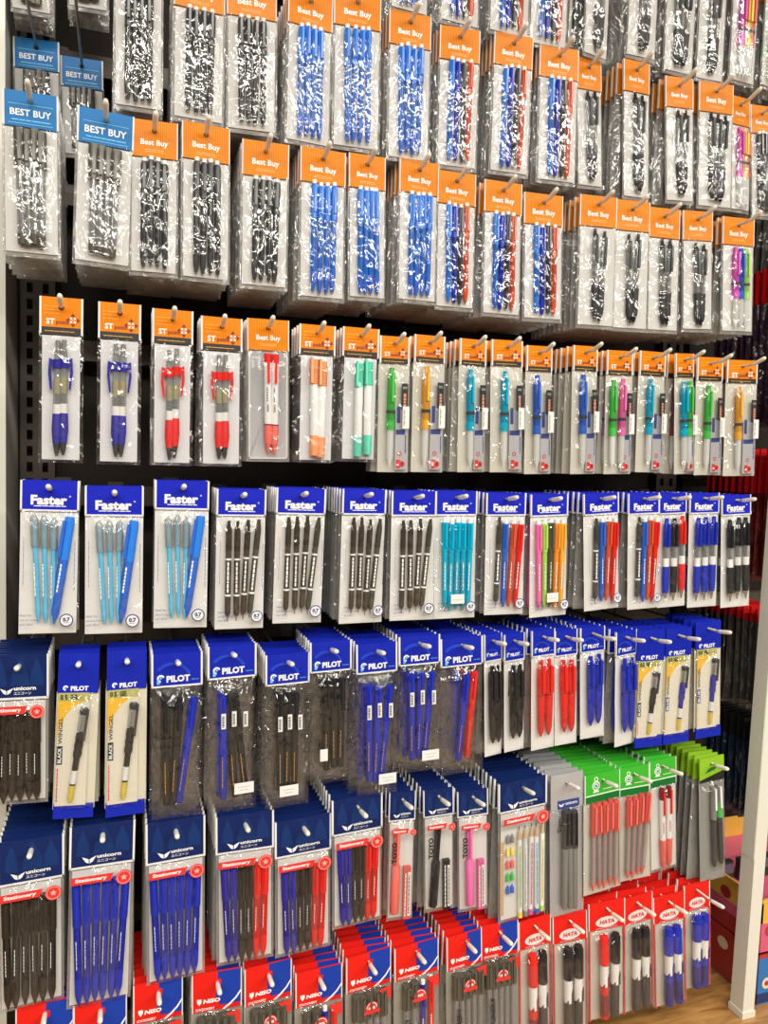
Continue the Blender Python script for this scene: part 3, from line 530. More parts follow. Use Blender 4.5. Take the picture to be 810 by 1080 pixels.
    if hd == 'ni':
        m = MB(); x, z = 0, zt - .026; m.disc(x, z, .0105, INKR, yf, 22); m.ring(x, z, .0078, .0088, INKW, yf - .0003, 20, 0, math.pi); m.text('100%', x, z, INKW, yf - .0003, width=.011, bold=.04); m.box(x - .013, x + .013, yf - .0005, yf - .0001, z - .009, z - .004, INKR); o.append(('round_seal', m, 'round red seal with a ribbon'))
        m = MB(); m.poly([(w * .18, zt - .004), (w * .46, zt - .001), (w * .46, zt - .022), (w * .34, zt - .019)], INKR, yf + .004, yf + .0043); o.append(('red_corner_print', m, None))
        m = MB(); m.text('STATIONERY', -w * .28, zb + H * .38, INKK, yf, width=H * .5, height=.009, vert=True, bold=.02); o.append(('lettering', m, None))
    if hd == 'ha':
        m = MB(); e = .0022
        for q in (-1, 1): a, b = sorted((q * w / 2, q * (w / 2 - e))); m.box(a, b, -.0032, -.0012, zb, zt, mat('pink_edge', (.70, .10, .09), .4)); 
        o.append(('red_edging', m, 'red edges of the pouch'))
    if k == 'wing_clip_pen_pack' or k == 'retractable_pen_pack' and hd == 'ob' or k == 'highlighter_pack':
        m = MB(); m.box(-w * .44, w * .44, -.0012, -.0006, zb + .004, zt - .004, mat('grey_white_insert', (.66, .66, .68), .5)); o.append(('insert_card', m, None))

GIRTH = {'stick': 1.12, 'olive': 1.3, 'gel': 1.3, 'wingclip': 1.2, 'redwhite': 1.2, 'marker2': 1.15, 'mech': 1.25, 'thin': 1.2, 'chunky': 1.35, 'printed': 1.0, 'plain': 1.1, 'rt': 1.35, 'slim': 1.25, 'ret': 1.25, 'wingel': 1.15, 'six': 1.08, 'penstick': 1.05, 'signpen': 1.05, 'redclear': 1.15, 'redtwin': 1.15, 'jumbo': 1.08, 'toyo': 1.2, 'limepen': 1.2}
LEAN_PENS = {'fcy': [3, 1.5, 0, -7], 'fbr': [0, 0, -2, -5], 'pkb': [1, -3, -8], 'pbk': [0, 4, 6], 'pb3': [0, -2, -6], 'pbr': [-7, -6], 'wgk': [-6], 'wgb': [-5], 'fmx': [-2, -1, -3, -4], 'fcl': [1, 0, -1, -2, -2], 'bg2': [2, -2], 'bg3': [2, -1, -3], 'ub6': [2, 1.2, .6, -.4, -1, -1.8], 'um6': [2, 1, .4, -.4, -1, -2], 'tyk': [-4], 'gr4': [-2, -3, -4, -6], 'lim': [1, 2]}
ORD = 'first second third fourth fifth sixth seventh eighth ninth tenth eleventh twelfth thirteenth fourteenth fifteenth sixteenth seventeenth eighteenth nineteenth'.split()
count = 0
def make_pack(code, x, z, y, w, plen, lean, label, group, yaw):
    """front pack: origin at its hanging hole"""
    global count; count += 1
    kind, hs, phrase, hh, pens, (xa, xb), thick, back = T[code]
    root = empty(kind, (x, y, z), (0, lean, yaw)); tag(root, label, 'pen pack', group)
    zt = .28 * hh - hh + .002; zb = .28 * hh - plen
    for nm, mb, subs in header(hs, w, hh):
        h = mb.build(nm, root)
        for sn, sm in subs: sm.build(sn, h)
    bw = w * (.99 if hs in ('fa', 'un', 'pi') else 1.04)
    film = FILM
    p = pouch_mesh(bw, zt, zb, thick, film, MILK if back is PAPER else back, count * 1.31); p.build('pouch', root)
    if back in (PAPER,):
        m = MB(); m.box(-bw * .455, bw * .455, -.0012, -.0005, zb + .006, zt - .004, back); m.build('backing_card', root)
    gap = {'six': .020, 'slim': .014, 'wingel': .020, 'toyo': .016, 'penstick': .030, 'redclear': .004, 'limepen': .012, 'jumbo': .008, 'signpen': .004, 'redtwin': .006}.get(pens[0][0], .009)
    bot = {'fa': .012, 'pi': .022, 'un': .004, 'wg': .012, 'sg': .012, 'ni': .02, 'li': .018, 'bb': .012}.get(hs, .007)
    if pens[0][0] == 'toyo': bot = .012
    L = (zt - zb) - gap - bot
    if pens[0][0] == 'slim': L = min(L, .150)
    N = len(pens)
    for i, (st, c) in enumerate(pens):
        xn = xa if N == 1 else xa + (xb - xa) * i / (N - 1)
        tilt = math.radians(-LEAN_PENS[code][i] + random.uniform(-.5, .5) if code in LEAN_PENS else random.uniform(-.9, .9))
        parts = pen_meshes(st, c, L); pr = None
        zc = zb + bot + (random.uniform(0, .004) if st not in ('mech', 'jumbo') else 0)
        for k, (nm, me) in enumerate(parts):
            o = link(nm, me, root if k == 0 else pr)
            if k == 0:
                pr = o; g_ = GIRTH.get(st, 1.15); o.scale = (g_, min(g_, 1.12), 1); o.location = (xn * w / 2 - math.sin(-tilt) * -L / 2 * 0 - tilt * L / 2, -thick * .52, zc); o.rotation_euler = (0, tilt, 0)
                if st == 'wingclip' and i == 0: o.scale = (-g_, min(g_, 1.12), 1)
    if code in ('tyr', 'tyk', 'typ'):
        c = T[code][4][0][1]; parts = pen_meshes('leadcase', c, L * .62); o0 = None
        for k, (nm, me) in enumerate(parts):
            o = link(nm, me, root if k == 0 else o0)
            if k == 0: o0 = o; o.location = (w * .20, -.006, zb + .006)
    ex = []; extras(ex, code, w, zt, zb, thick, count)
    for nm, mb, lb in ex:
        o = mb.build(nm, root)
        if lb: o['label'] = lb
    return root, (hs, w, hh, bw, zt, zb, thick, back, L, bot, pens, xa, xb)
HOOKM = mat('cream_hook_tip', (.88, .83, .71), .35, coat=.2); ROD = mat('zinc_rod', (.42, .39, .34), .4, .6); BRKT = mat('brown_painted_steel', (.075, .058, .042), .5, noise_amt=.3, scale=30)
TIPM = {}
def make_hook(x, z, y_tip, label, up=18):
    rt = empty('display_hook', (x, YBAR, z)); tag(rt, label, 'hook')
    Ln = YBAR - y_tip - .022
    def tube(pts, rads, m, mb):
        V = []; F = []; k = 10
        for (py, pz), rr in zip(pts, rads):
            for i in range(k): a = 2 * math.pi * i / k; V.append((rr * math.cos(a), py, pz + rr * math.sin(a)))
        for j in range(len(pts) - 1):
            for i in range(k): F.append((j * k + i, j * k + (i + 1) % k, (j + 1) * k + (i + 1) % k, (j + 1) * k + i))
        F += [tuple(range(k - 1, -1, -1)), tuple(range((len(pts) - 1) * k, len(pts) * k))]
        mb.add(V, F, m, True)
    a = MB(); tube([(-.002, 0), (-Ln, 0)], [.0021, .0021], ROD, a); a.build('rod', rt)
    b = MB(); s, c = math.sin(math.radians(up)), math.cos(math.radians(up))
    pts = [(-Ln + .004, 0), (-Ln - .004, .0004)] + [(-Ln - .004 - c * t, .0004 + s * t) for t in (.012, .021, .0245, .026)]
    tube(pts, [.0026, .0034, .0037, .0037, .0030, .0010], HOOKM, b); b.build('tip', rt)
    m = MB(); m.box(-.012, .012, -.003, -.0006, -.030, .008, BRKT); m.build('back_plate', rt)
    return rt
def queue(root, info, nb, label, group, left):
    hs, w, hh, bw, zt, zb, thick, back, L, bot, pens, xa, xb = info
    if not nb: return
    hmesh = None
    for ch in root.children:
        if ch.name.split('.')[0] == 'header_card': hmesh = ch.data; bands = [(g.name.split('.')[0], g.data) for g in ch.children if g.name.split('.')[0] in ('blue_panel', 'black_band', 'dark_band')]
    pm = pouch_mesh(bw, zt, zb, thick * .85, FILMC, {PAPER: MILK, WHITE: MILK, FILM: FILMC}.get(back, back), root.location.x * 17 + 3, 8, 12).mesh('pouch')
    y = root.location.y
    for i in range(nb):
        y += max(DS, thick + .004) * random.uniform(.92, 1.12)
        if y > YBAR - .014: break
        o = root.copy(); COL.objects.link(o); o['label'] = label; o['group'] = group
        o.location = (root.location.x + random.uniform(-.0008, .0008) * 0, y, root.location.z); o.rotation_euler = (0, random.uniform(-.012, .012), random.uniform(-.05, .05))
        hc = link('header_card', hmesh, o); [link(bn, bm, hc) for bn, bm in bands]; link('pouch', pm, o)
        N = len(pens)
        for j in range(min(2 if left else 0, N)):
            st, c = pens[j]; c = random.choice(('azure', 'green', 'turq', 'lilac', 'wine', 'amber')) if st == 'mech' else c; nm, me = plain_pen(st, c, L); xn = xa if N == 1 else xa + (xb - xa) * j / (N - 1)
            p = link(nm, me, o); p.scale = (1.15, 1.1, 1); p.location = (xn * w / 2, -thick * .5, zb + bot)

# ------------------------------------------------------------------ rows: hx0, hx1, ytop, bag centre x, ybottom, type, packs behind, tip overhang mm, extra depth mm
ROWS = [
 ('topmost', [(12, 54, None, 33, 16, 'bbk', 3, 150, 150), (72, 114, None, 93, 13, 'bbk', 3, 150, 150), (412, 452, None, 431, 16, 'bl4', 5, 30, 0), (464, 505, None, 484, 29, 'mr4', 6, 30, 0), (514, 556, None, 536, 40, 'mr4', 7, 30, 0), (556, 594, None, 577, 52, 'mr4', 6, 30, 0), (598, 616, None, 606, 56, 'bk4', 3, 30, 20),
   (612, 640, None, 627, 63, 'bg2', 6, 30, 0), (660, 690, None, 675, 64, 'bg2', 8, 30, 0), (699, 730, None, 714, 80, 'bg3', 8, 30, 0), (735, 762, None, 747, 88, 'bg2', 7, 30, 0), (768, 796, None, 781, 90, 'co4', 7, 30, 0), (799, 822, None, 811, 96, 'gn2', 4, 30, 0)]),
 ('second', [(14, 63, 42, 40, 155, 'bbk', 0, 280, 200), (64, 109, 62, 88, 168, 'bbk', 0, 280, 205), (121, 172, -50, 146, 118, 'bk4', 6, 30, 0), (184, 238, -28, 209, 131, 'bk4', 6, 30, 0), (240, 292, -19, 265, 142, 'bk4', 7, 30, 0), (304, 352, -8, 324, 155, 'bl4', 8, 30, 0),
   (353, 402, -7, 375, 160, 'bl4', 7, 30, 0), (411, 455, 14, 430, 172, 'bl4', 8, 30, 0), (465, 506, 30, 481, 180, 'mx4', 7, 30, 0), (522, 562, 37, 536, 186, 'mr4', 8, 35, 0), (570, 610, 50, 586, 195, 'mx4', 7, 35, 0), (607, 635, 62, 623, 200, 'bg2', 6, 35, 8),
   (657, 686, 65, 671, 212, 'bg2', 9, 35, 0), (702, 731, 82, 717, 216, 'bg2', 9, 35, 0), (738, 773, 88, 753, 222, 'bg3', 8, 35, 0), (769, 793, 103, 782, 225, 'co4', 7, 40, 6), (791, 816, 112, 805, 232, 'bk4', 5, 40, 10)]),
 ('third', [(3, 62, 98, 34, 272, 'bbk', 8, 35, 0), (82, 142, 118, 107, 282, 'bbk', 8, 35, 0), (138, 188, 128, 162, 292, 'bk4', 9, 32, 0), (192, 243, 132, 217, 298, 'bk4', 8, 32, 0), (256, 305, 150, 278, 306, 'bk4', 9, 32, 0), (317, 365, 158, 339, 318, 'bl4', 9, 32, 0),
   (368, 407, 164, 387, 318, 'bl4', 8, 34, 0), (421, 464, 170, 440, 321, 'bl4', 9, 34, 0), (462, 502, 182, 479, 328, 'mx4', 8, 34, 0), (511, 551, 192, 528, 335, 'mr4', 9, 34, 0), (553, 594, 205, 572, 340, 'mx4', 8, 34, 0), (613, 650, 207, 627, 347, 'bg2', 9, 34, 0),
   (649, 685, 212, 663, 350, 'bg2', 8, 34, 0), (685, 717, 220, 698, 352, 'bg2', 8, 34, 0), (721, 751, 223, 735, 351, 'bg2', 8, 36, 0), (762, 796, 230, 777, 353, 'co3', 8, 45, 0)]),
 ('fourth', [(42, 88, 314, 64, 488, 'sbl', 0, 30, 0), (104, 149, 320, 125, 490, 'sbl', 0, 30, 0), (161, 204, 327, 181, 491, 'srd', 2, 30, 0), (212, 256, 335, 233, 492, 'srd', 3, 30, 0), (261, 305, 337, 283, 487, 'rw2', 4, 32, 0), (316, 354, 343, 332, 488, 'hor', 3, 34, 0), (362, 400, 346, 377, 487, 'hmt', 4, 34, 0),
   (401, 432, 355, 414, 498, 'mgr', 3, 36, 0), (437, 470, 354, 450, 498, 'mam', 4, 38, 0), (484, 514, 358, 497, 498, 'mcy', 6, 38, 0), (518, 552, 359, 534, 498, 'mcy', 5, 36, 0), (555, 583, 365, 567, 500, 'mbl', 4, 38, 0), (604, 631, 365, 615, 500, 'mbl', 7, 40, 0), (640, 668, 370, 651, 500, 'mgp', 7, 38, 0), (674, 703, 371, 684, 498, 'mcy', 6, 40, 0),
   (711, 733, 373, 722, 500, 'mgb', 6, 42, 0), (735, 763, 377, 746, 501, 'mgr', 6, 45, 0), (768, 798, 380, 779, 502, 'mam', 6, 45, 0)]),
 ('fifth', [(22, 84, 507, 50, 668, 'fcy', 2, 26, 0), (90, 152, 513, 120, 668, 'fcy', 2, 26, 0), (164, 221, 507, 190, 662, 'fcy', 3, 26, 0), (229, 281, 516, 252, 663, 'fbr', 4, 26, 0), (292, 344, 515, 313, 657, 'fbr', 5, 28, 0), (361, 408, 516, 380, 657, 'fbr', 7, 30, 0), (414, 460, 518, 434, 654, 'fbr', 5, 30, 0), (460, 503, 518, 479, 652, 'ftq', 5, 32, 0), (514, 554, 520, 531, 648, 'fmx', 6, 30, 0), (559, 600, 521, 578, 650, 'fcl', 5, 30, 0),
   (615, 653, 520, 635, 643, 'fmx', 8, 32, 0), (663, 695, 520, 678, 642, 'fmx', 6, 36, 0), (695, 724, 520, 708, 640, 'f3m', 5, 38, 0), (728, 758, 520, 740, 640, 'f3b', 5, 38, 0), (762, 791, 522, 775, 640, 'f3k', 5, 38, 0)]),
 ('sixth', [(-12, 52, 690, 20, 848, 'uk6', 6, 22, 0), (62, 105, 688, 77, 853, 'wgk', 3, 22, 0), (113, 155, 685, 132, 850, 'wgk', 3, 22, 0), (160, 214, 688, 187, 862, 'pkb', 5, 24, 0), (219, 271, 680, 245, 855, 'pbk', 5, 24, 0), (280, 327, 689, 303, 850, 'pk3', 5, 28, 0), (327, 371, 676, 349, 825, 'pk2', 6, 28, 0), (376, 419, 678, 398, 838, 'pb3', 6, 28, 0), (421, 464, 670, 443, 813, 'pb3', 8, 36, 0), (465, 509, 672, 488, 815, 'pbr', 8, 34, 0),
   (510, 530, 668, 521, 797, 'prk', 6, 36, 0), (531, 554, 668, 543, 792, 'prk', 6, 38, 0), (560, 586, 664, 573, 790, 'prr', 6, 40, 0), (585, 609, 664, 597, 785, 'prr', 6, 42, 4), (612, 638, 661, 625, 778, 'prb', 7, 56, 4), (648, 673, 665, 660, 786, 'prb', 7, 42, 0), (673, 701, 664, 683, 780, 'wgk', 5, 44, 0), (702, 730, 662, 712, 776, 'wgb', 5, 46, 0), (734, 760, 655, 746, 770, 'wgb', 5, 48, 0)]),
 ('seventh', [(-2, 68, 884, 34, 1061, 'uk6', 8, 22, 0), (74, 143, 868, 104, 1058, 'ub6', 6, 22, 0), (154, 217, 864, 186, 1033, 'ub6', 8, 24, 0), (228, 289, 858, 259, 1014, 'um6', 7, 26, 0), (290, 350, 862, 320, 1004, 'um6', 7, 26, 0), (350, 404, 840, 377, 975, 'um6', 9, 40, 0), (411, 438, 835, 421, 970, 'tyr', 7, 36, 0), (447, 478, 832, 463, 960, 'tyk', 7, 36, 0), (483, 514, 833, 499, 960, 'typ', 7, 36, 0), (525, 578, 822, 551, 968, 'upc', 8, 30, 0),
   (581, 615, 815, 598, 964, 'sgk', 9, 30, 0), (616, 656, 814, 636, 940, 'gr5', 9, 34, 0), (654, 684, 808, 670, 927, 'gr4', 10, 40, 0), (685, 713, 800, 700, 918, 'grw', 10, 44, 0), (738, 763, 798, 752, 928, 'lim', 7, 34, 0)]),
 ('bottom', [(17, 78, 1057, 47, 1210, 'nik', 6, 24, 0), (78, 134, 1054, 106, 1207, 'nik', 7, 24, 0), (141, 193, 1034, 167, 1180, 'nik', 8, 28, 0), (203, 255, 1024, 229, 1170, 'nik', 8, 28, 0), (258, 308, 1016, 283, 1160, 'nik', 8, 28, 0), (312, 361, 1021, 337, 1160, 'nim', 8, 28, 0), (365, 413, 1004, 389, 1140, 'nik', 9, 30, 0), (416, 463, 994, 440, 1125, 'nim', 9, 30, 0), (471, 513, 983, 493, 1115, 'nik', 9, 30, 0), (508, 546, 973, 528, 1105, 'nik', 9, 36, 0),
   (547, 581, 968, 565, 1100, 'hrk', 8, 40, 0), (584, 618, 963, 602, 1092, 'hkk', 8, 36, 0), (622, 658, 950, 640, 1072, 'hrk', 8, 40, 0), (656, 688, 944, 673, 1064, 'hkk', 8, 42, 0), (690, 721, 943, 707, 1058, 'hbb', 8, 40, 0), (722, 748, 931, 735, 1040, 'hbb', 7, 60, 0)]),
]
rails = {}
for rname, items in ROWS:
    zs = []
    for i, (a, b, yt, bx, yb, code, nb, tip, dy) in enumerate(items):
        y = YP + dy / 1000
        hh = T[code][3]
        if yt is None:                           # only the pouch bottom shows: the same bag length as the rows below
            xb_, zb_ = at(bx, yb, y); plen = .205; zt_ = zb_ + plen; xt_ = xb_; w = at(b, yb, y)[0] - at(a, yb, y)[0]; zt_ = EYE + .862; plen = zt_ - zb_
        else:
            xm, zt_ = at((a + b) / 2, yt, y); xb_, zb_ = at(bx, yb, y); w = at(b, yt, y)[0] - at(a, yt, y)[0]; plen = zt_ - zb_; xt_ = xm
        zh = zt_ - .28 * hh; lean = -math.atan2(xb_ - xt_, plen) 
        dlab = T[code][2]; o = ORD[i]
        where = f'{o} hook from left, {rname} row'
        pf = dlab.replace('pack', 'pack', 1)
        top = {'ob': 'orange-topped', 'bb': 'blue-topped', 'st': 'orange and black topped', 'fa': 'royal blue topped', 'pi': 'blue-topped', 'un': 'navy-topped', 'gr': 'green-topped', 'li': 'lime-topped', 'ni': 'red and blue topped', 'ha': 'red-topped', 'wg': 'blue-ended', 'sg': 'grey foil'}[T[code][1]]
        root, info = make_pack(code, xt_, zh, y, w, plen, lean, f'{dlab}, {where}', None, random.uniform(-.09, .09) + (.10 if xt_ > .5 and w < .05 and rname != 'fifth' else 0))
        queue(root, info, nb, f'{top} pack behind the front one, {where}', f'packs behind the front pack, {o} hook, {rname} row', xt_ > .0)
        make_hook(xt_, zh + HOLE - .0021 - .0001, y - tip / 1000, f'pale-tipped hook carrying {top} packs, {o} from left, {rname} row', 18 if rname in ('topmost', 'second', 'third', 'fourth') else 8)
        zs.append(zh)
    rails[rname] = sum(zs) / len(zs)

# ------------------------------------------------------------------ shelf bay
DECK = EYE - 1.0
XL, XR = -.155, 1.125
def slab(name, x0, x1, y0, y1, z0, z1, m, kind=None, parent=None):
    mb = MB(); mb.box(x0, x1, y0, y1, z0, z1, m); o = mb.build(name, parent)
    if kind: o['kind'] = kind
    return o
POSTM = mat('cream_white_enamel', (.70, .69, .60), .35, coat=.15)
PANEL = mat('dark_brown_panel', (.022, .016, .012), .6, noise_amt=.4, scale=12)
for nm, x0, x1, lab in (('back_panel', -.9, XL - .04, 'dark brown back panel of the bay past the pale upright'), ('back_panel', XL, XR + .03, 'dark brown back panel behind the hanging packs'), ('back_panel', XR + .06, 2.4, 'dark back panel of the next bay beyond the cream post')):
    mb = MB(); mb.box(x0, x1, 1.40, 1.42, DECK, 2.55, PANEL); o = mb.build(nm); tag(o, lab, 'panel')
for i, (rname, z) in enumerate(rails.items()):
    t = empty('hook_rail', (.5, YBAR, z - .018)); tag(t, f'dark brown steel rail carrying the hooks of the {rname} row', 'rail')
    mb = MB(); x0, x1 = XL + .06 - .5, XR - .5 - .01; mb.box(x0, x1, 0, .022, -.016, .016, BRKT); mb.build('bar', t)
    for q in (x0 + .006, x1 - .006):
        m = MB(); m.box(q - .010, q + .010, -.0002, .045, -.020, .020, BRKT); m.build('end_bracket', t)
def slotted(name, x0, w, lab):
    """perforated upright: two columns of slots, real openings"""
    t = empty(name, (x0 + w / 2, 1.375, DECK)); tag(t, lab, 'upright'); H = 2.2; mb = MB(); pitch = .0262; nS = int(H / pitch)
    xs = [-w / 2, -w * .31, -w * .14, w * .14, w * .31, w / 2]
    for c in range(5):
        a, b = xs[c], xs[c + 1]
        if c in (1, 3):
            for k in range(nS): mb.box(a, b, 0, .003, k * pitch + .016, (k + 1) * pitch, BRKT)
        else: mb.box(a, b, 0, .003, 0, nS * pitch, BRKT)
    mb.build('slotted_face', t)
    for q in (-1, 1):
        m = MB(); a, b = sorted((q * w / 2, q * (w / 2 - .003))); m.box(a, b, .003, .025, 0, nS * pitch, BRKT); m.build('side_flange', t)
slotted('perforated_upright', XL + .004, .052, 'brown perforated steel upright beside the narrow pale post')
slotted('perforated_upright', XR - .03, .052, 'brown perforated steel upright behind the cream post')
o = slab('end_post', XL - .045, XL, 1.24, 1.40, DECK, 2.55, POSTM); tag(o, 'pale upright post at the left border of the shelf', 'post')
# the cream post at the right
pt = empty('corner_post', (1.092, 1.055, DECK), (0, math.radians(1.1), 0)); tag(pt, 'cream square post on the wooden deck before the next bay', 'post')
mb = MB(); mb.poly([(0, 0), (.026, 0), (.026, 2.2), (0, 2.2)], POSTM, 0, .031); mb.build('tube', pt)
m = MB(); m.box(-.0012, .0015, .0008, .0302, .30, 2.1, POSTM); m.build('joint_sleeve', pt)
m = MB(); m.box(-.002, .028, -.002, .033, -.0006, .012, POSTM); m.build('foot', pt)
# wooden deck
WOOD = mat('amber_wood', (.42, .21, .06), .38, coat=.3)
def woodify(m):
    nt = m.node_tree; b = nt.nodes['Principled BSDF']; N = nt.nodes.new; L = nt.links.new
    tc = N('ShaderNodeTexCoord'); mp = N('ShaderNodeMapping'); mp.inputs['Scale'].default_value = (5, 28, 5); nz = N('ShaderNodeTexNoise'); nz.inputs['Scale'].default_value = 2.2; nz.inputs['Detail'].default_value = 6; nz.inputs['Distortion'].default_value = .8
    rp = N('ShaderNodeValToRGB'); e = rp.color_ramp.elements; e[0].position = .32; e[0].color = (.24, .10, .025, 1); e[1].position = .68; e[1].color = (.50, .27, .085, 1)
    L(tc.outputs['Object'], mp.inputs[0]); L(mp.outputs[0], nz.inputs['Vector']); L(nz.outputs['Fac'], rp.inputs[0]); L(rp.outputs[0], b.inputs['Base Color'])
woodify(WOOD)
seam = .785
for x0, x1, lab in ((-.9, seam - .001, 'amber wooden deck board under the hanging packs'), (seam + .001, 2.4, 'amber wooden deck board under the cream post and cartons')):
    t = empty('deck_board', ((x0 + x1) / 2, .95, DECK)); tag(t, lab, 'deck'); h = (x1 - x0) / 2
    mb = MB(); mb.box(-h, h, -.16, .47, -.02, 0, WOOD); mb.build('board', t); m = MB(); m.box(-h, h, -.162, -.1602, -.022, 0, mat('dark_edge_strip', (.08, .04, .02), .5)); m.build('edge_strip', t)
o = slab('kick_plinth', -.9, 2.4, .83, 1.42, 0, DECK - .0225, mat('dark_plinth', (.04, .035, .03), .5)); tag(o, 'dark plinth below the wooden deck', 'plinth')
# ------------------------------------------------------------------ next bay: cartons and red-topped pouches beyond the cream post
def carton(x0, x1, y0, y1, z0, z1, cols, lab, open_top=False):
    t = empty('carton', ((x0 + x1) / 2, (y0 + y1) / 2, z0)); tag(t, lab, 'box'); hx, hy, H = (x1 - x0) / 2, (y1 - y0) / 2, z1 - z0
    body, band, rim, motif = cols; mb = MB()
    if open_top:
        for b in ((-hx, hx, -hy, -hy + .003), (-hx, hx, hy - .003, hy), (-hx, -hx + .003, -hy, hy), (hx - .003, hx, -hy, hy)): mb.box(*b, 0, H, body)
        mb.box(-hx, hx, -hy, hy, 0, .003, body)
    else: mb.box(-hx, hx, -hy, hy, 0, H, body)
    mb.build('body', t)
    m = MB(); m.box(-hx - .0006, hx, -hy - .0006, hy, H * .03, H * (.22 if z0 < DECK + .05 else .56), band); m.build('colour_band', t); m = MB(); m.box(-hx - .0009, -hx - .0003, -hy + .003, hy - .002, .002, H * (.94 if z0 < DECK + .05 else .34), cr_ if True else band); m.build('side_panel', t)
    m = MB()
    for b in ((-hx - .001, hx + .001, -hy - .001, -hy + .003), (-hx - .001, -hx + .003, -hy, hy)): m.box(*b, H - .006, H + .001, rim)
    m.build('rim', t)
    m = MB()
    for k in range(5):
        zc = H * (.42 + .28 * (k % 2)); xc = -hx + .02 + k * .045
        if xc < hx - .012: m.disc(xc, zc, .011, motif[k % 2], -hy - .0012, 16); m.disc(xc, zc, .005, rim, -hy - .0016, 12)
        yc = -hy + .03 + k * .06
        if yc < hy - .015:
            V = [(-hx - .0012, yc + .014 * math.cos(a * math.pi / 8), zc + .012 * math.sin(a * math.pi / 8)) for a in range(16)]; m.add(V, [tuple(range(16))], motif[(k + 1) % 2])
    m.build('spot_print', t)
    return t
cy, cp, cb, cr_, ck = mat('carton_yellow', (.72, .42, .06), .4, coat=.3), mat('carton_pink', (.62, .10, .20), .4, coat=.3), mat('carton_blue', (.015, .16, .45), .4, coat=.3), mat('carton_red', (.40, .03, .03), .4, coat=.3), mat('carton_cream', (.75, .62, .42), .4)
carton(1.145, 1.42, 1.075, 1.375, DECK + .0005, DECK + .098, (cb, mat('carton_navy', (.01, .03, .12), .4), cr_, (ck, cp)), 'blue and red carton standing on the deck behind the cream post')
carton(1.145, 1.42, 1.075, 1.375, DECK + .101, DECK + .205, (cy, cp, cy, (cr_, ck)), 'yellow and pink open carton on top of the blue one', True)
for k in range(4):
    t = empty('dark_packet', (1.16 + .065 * k + .02, 1.30, DECK + .1045), (0, 0, 0)); tag(t, f'dark packet standing in the open carton, {ORD[k]} from the cream post', 'packet', 'dark packets in the open carton')
    m = MB(); m.box(-.024, .024, -.09, -.078, 0, .100, mat('packet_black', (.02, .02, .025), .35, coat=.12)); m.build('body', t); m = MB(); m.box(-.024, .024, -.0912, -.0902, .075, .095, mat('packet_stripe', (.10, .09, .12), .4)); m.build('stripe', t)
NB = [ # x, z of hole, y front, length, header h, back colour, pens, count, label
 (1.205, EYE + .62, 1.14, .24, .030, 'nk', GREYB, 'olive', 9, 'dark-topped'), (1.20, EYE + .375, 1.13, .30, .065, 'nb', mat('plum_pouch_back', (.05, .018, .045), .4), 'navy', 11, 'red-topped'), (1.20, EYE + .025, 1.13, .255, .085, 'nb', mat('maroon_pouch_back', (.20, .012, .012), .5), 'wine', 11, 'deep red'),
 (1.19, EYE - .262, 1.12, .20, .028, 'nb', mat('soot_pouch_back', (.07, .068, .065), .4), 'smoke', 11, 'red-banded smoky'), (1.20, EYE - .490, 1.13, .20, .045, 'nk', mat('navy_pouch_back', (.012, .03, .06), .4), 'navy', 9, 'dark navy')]
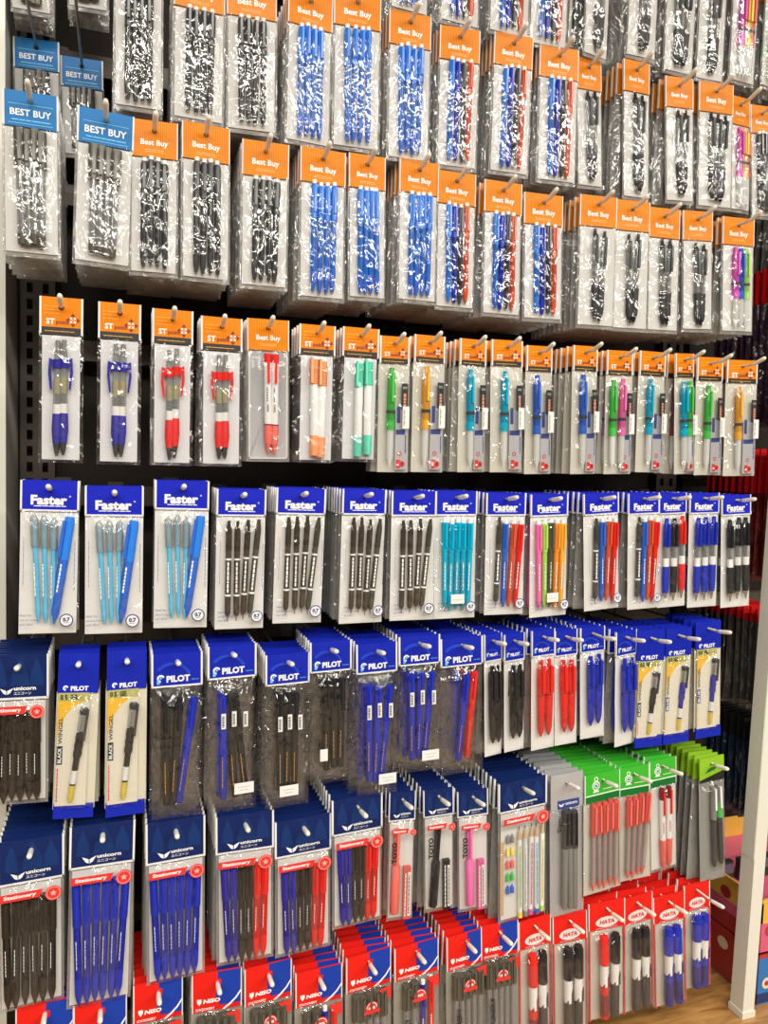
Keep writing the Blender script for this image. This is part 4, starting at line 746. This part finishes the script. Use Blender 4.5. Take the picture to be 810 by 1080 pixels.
for i, (x, z, y0, ln, hh, hs, back, pc, cnt, nm) in enumerate(NB):
    rn = ORD[i]; hw = .075; mb = header(hs, hw, hh)[0][1].mesh('header_card'); zt = .28 * hh - hh + .002; zb = .28 * hh - ln
    pm = pouch_mesh(hw, zt, zb, .010, FILM, back, 50 + i, 8, 14).mesh('pouch'); pn, pmesh = plain_pen('slim', pc, .145)
    for k in range(cnt):
        o = empty('hanging_pouch', (x, y0 + .017 * k, z), (0, random.uniform(-.02, .02), random.uniform(-.05, .05)))
        tag(o, f'{nm} pouch hanging in the next bay beyond the cream post, {"front of its hook" if k == 0 else "queued behind the first"}', 'pouch', None if k == 0 else f'{nm} pouches in the next bay')
        link('header_card', mb, o); link('pouch', pm, o)
        for q in (-.018, .012): p = link('pen', pmesh, o); p.location = (q, -.005, zb + .02)
    make_hook(x, z + HOLE - .0022, y0 - .035, f'pale-tipped hook carrying {nm} pouches in the next bay beyond the cream post', 10)
    t = empty('hook_rail', (1.6, YBAR, z - .018)); tag(t, f'dark brown rail of the next bay carrying the {nm} pouches', 'rail'); mb2 = MB(); mb2.box(-.43, .6, 0, .022, -.016, .016, BRKT); mb2.build('bar', t); m = MB(); m.box(-.43, -.41, -.0002, .045, -.02, .02, BRKT); m.build('end_bracket', t)

# ------------------------------------------------------------------ room and light
slab('floor', -3, 4.5, -7, 1.62, -.05, 0, mat('brown_floor_tile', (.22, .16, .10), .3), 'structure')
slab('wall_back', -3, 4.5, 1.5, 1.6, 0, 3.0, mat('wall_paint', (.55, .54, .50), .7), 'structure')
slab('ceiling', -3, 4.5, -7, 1.6, 3.0, 3.05, mat('ceiling_white', (.75, .74, .72), .8), 'structure')
def tube_light(x, y, lx, ly, p, z=2.92, col=(1, .96, .88)):
    l = bpy.data.lights.new('ceiling_tube_light', 'AREA'); l.shape = 'RECTANGLE'; l.size = lx; l.size_y = ly; l.energy = p; l.color = col
    o = bpy.data.objects.new('ceiling_tube_light', l); COL.objects.link(o); o.location = (x, y, z)
for x in (-1.6, 0, 1.6, 3.2):
    tube_light(x, -.7, 1.25, .42, 34); tube_light(x, -2.7, 1.25, .55, 60)
w = bpy.data.worlds.new('store_air'); SC.world = w; w.use_nodes = True; bg = w.node_tree.nodes['Background']; bg.inputs[0].default_value = (1, .96, .9, 1); bg.inputs[1].default_value = .06
SC.view_settings.view_transform = 'Standard'; SC.view_settings.look = 'None'; SC.view_settings.exposure = 0.28; SC.view_settings.gamma = 1; SC.view_settings.use_curve_mapping = False
SC.cycles.transparent_max_bounces = 24; SC.cycles.max_bounces = 6; SC.cycles.caustics_reflective = False; SC.cycles.caustics_refractive = False
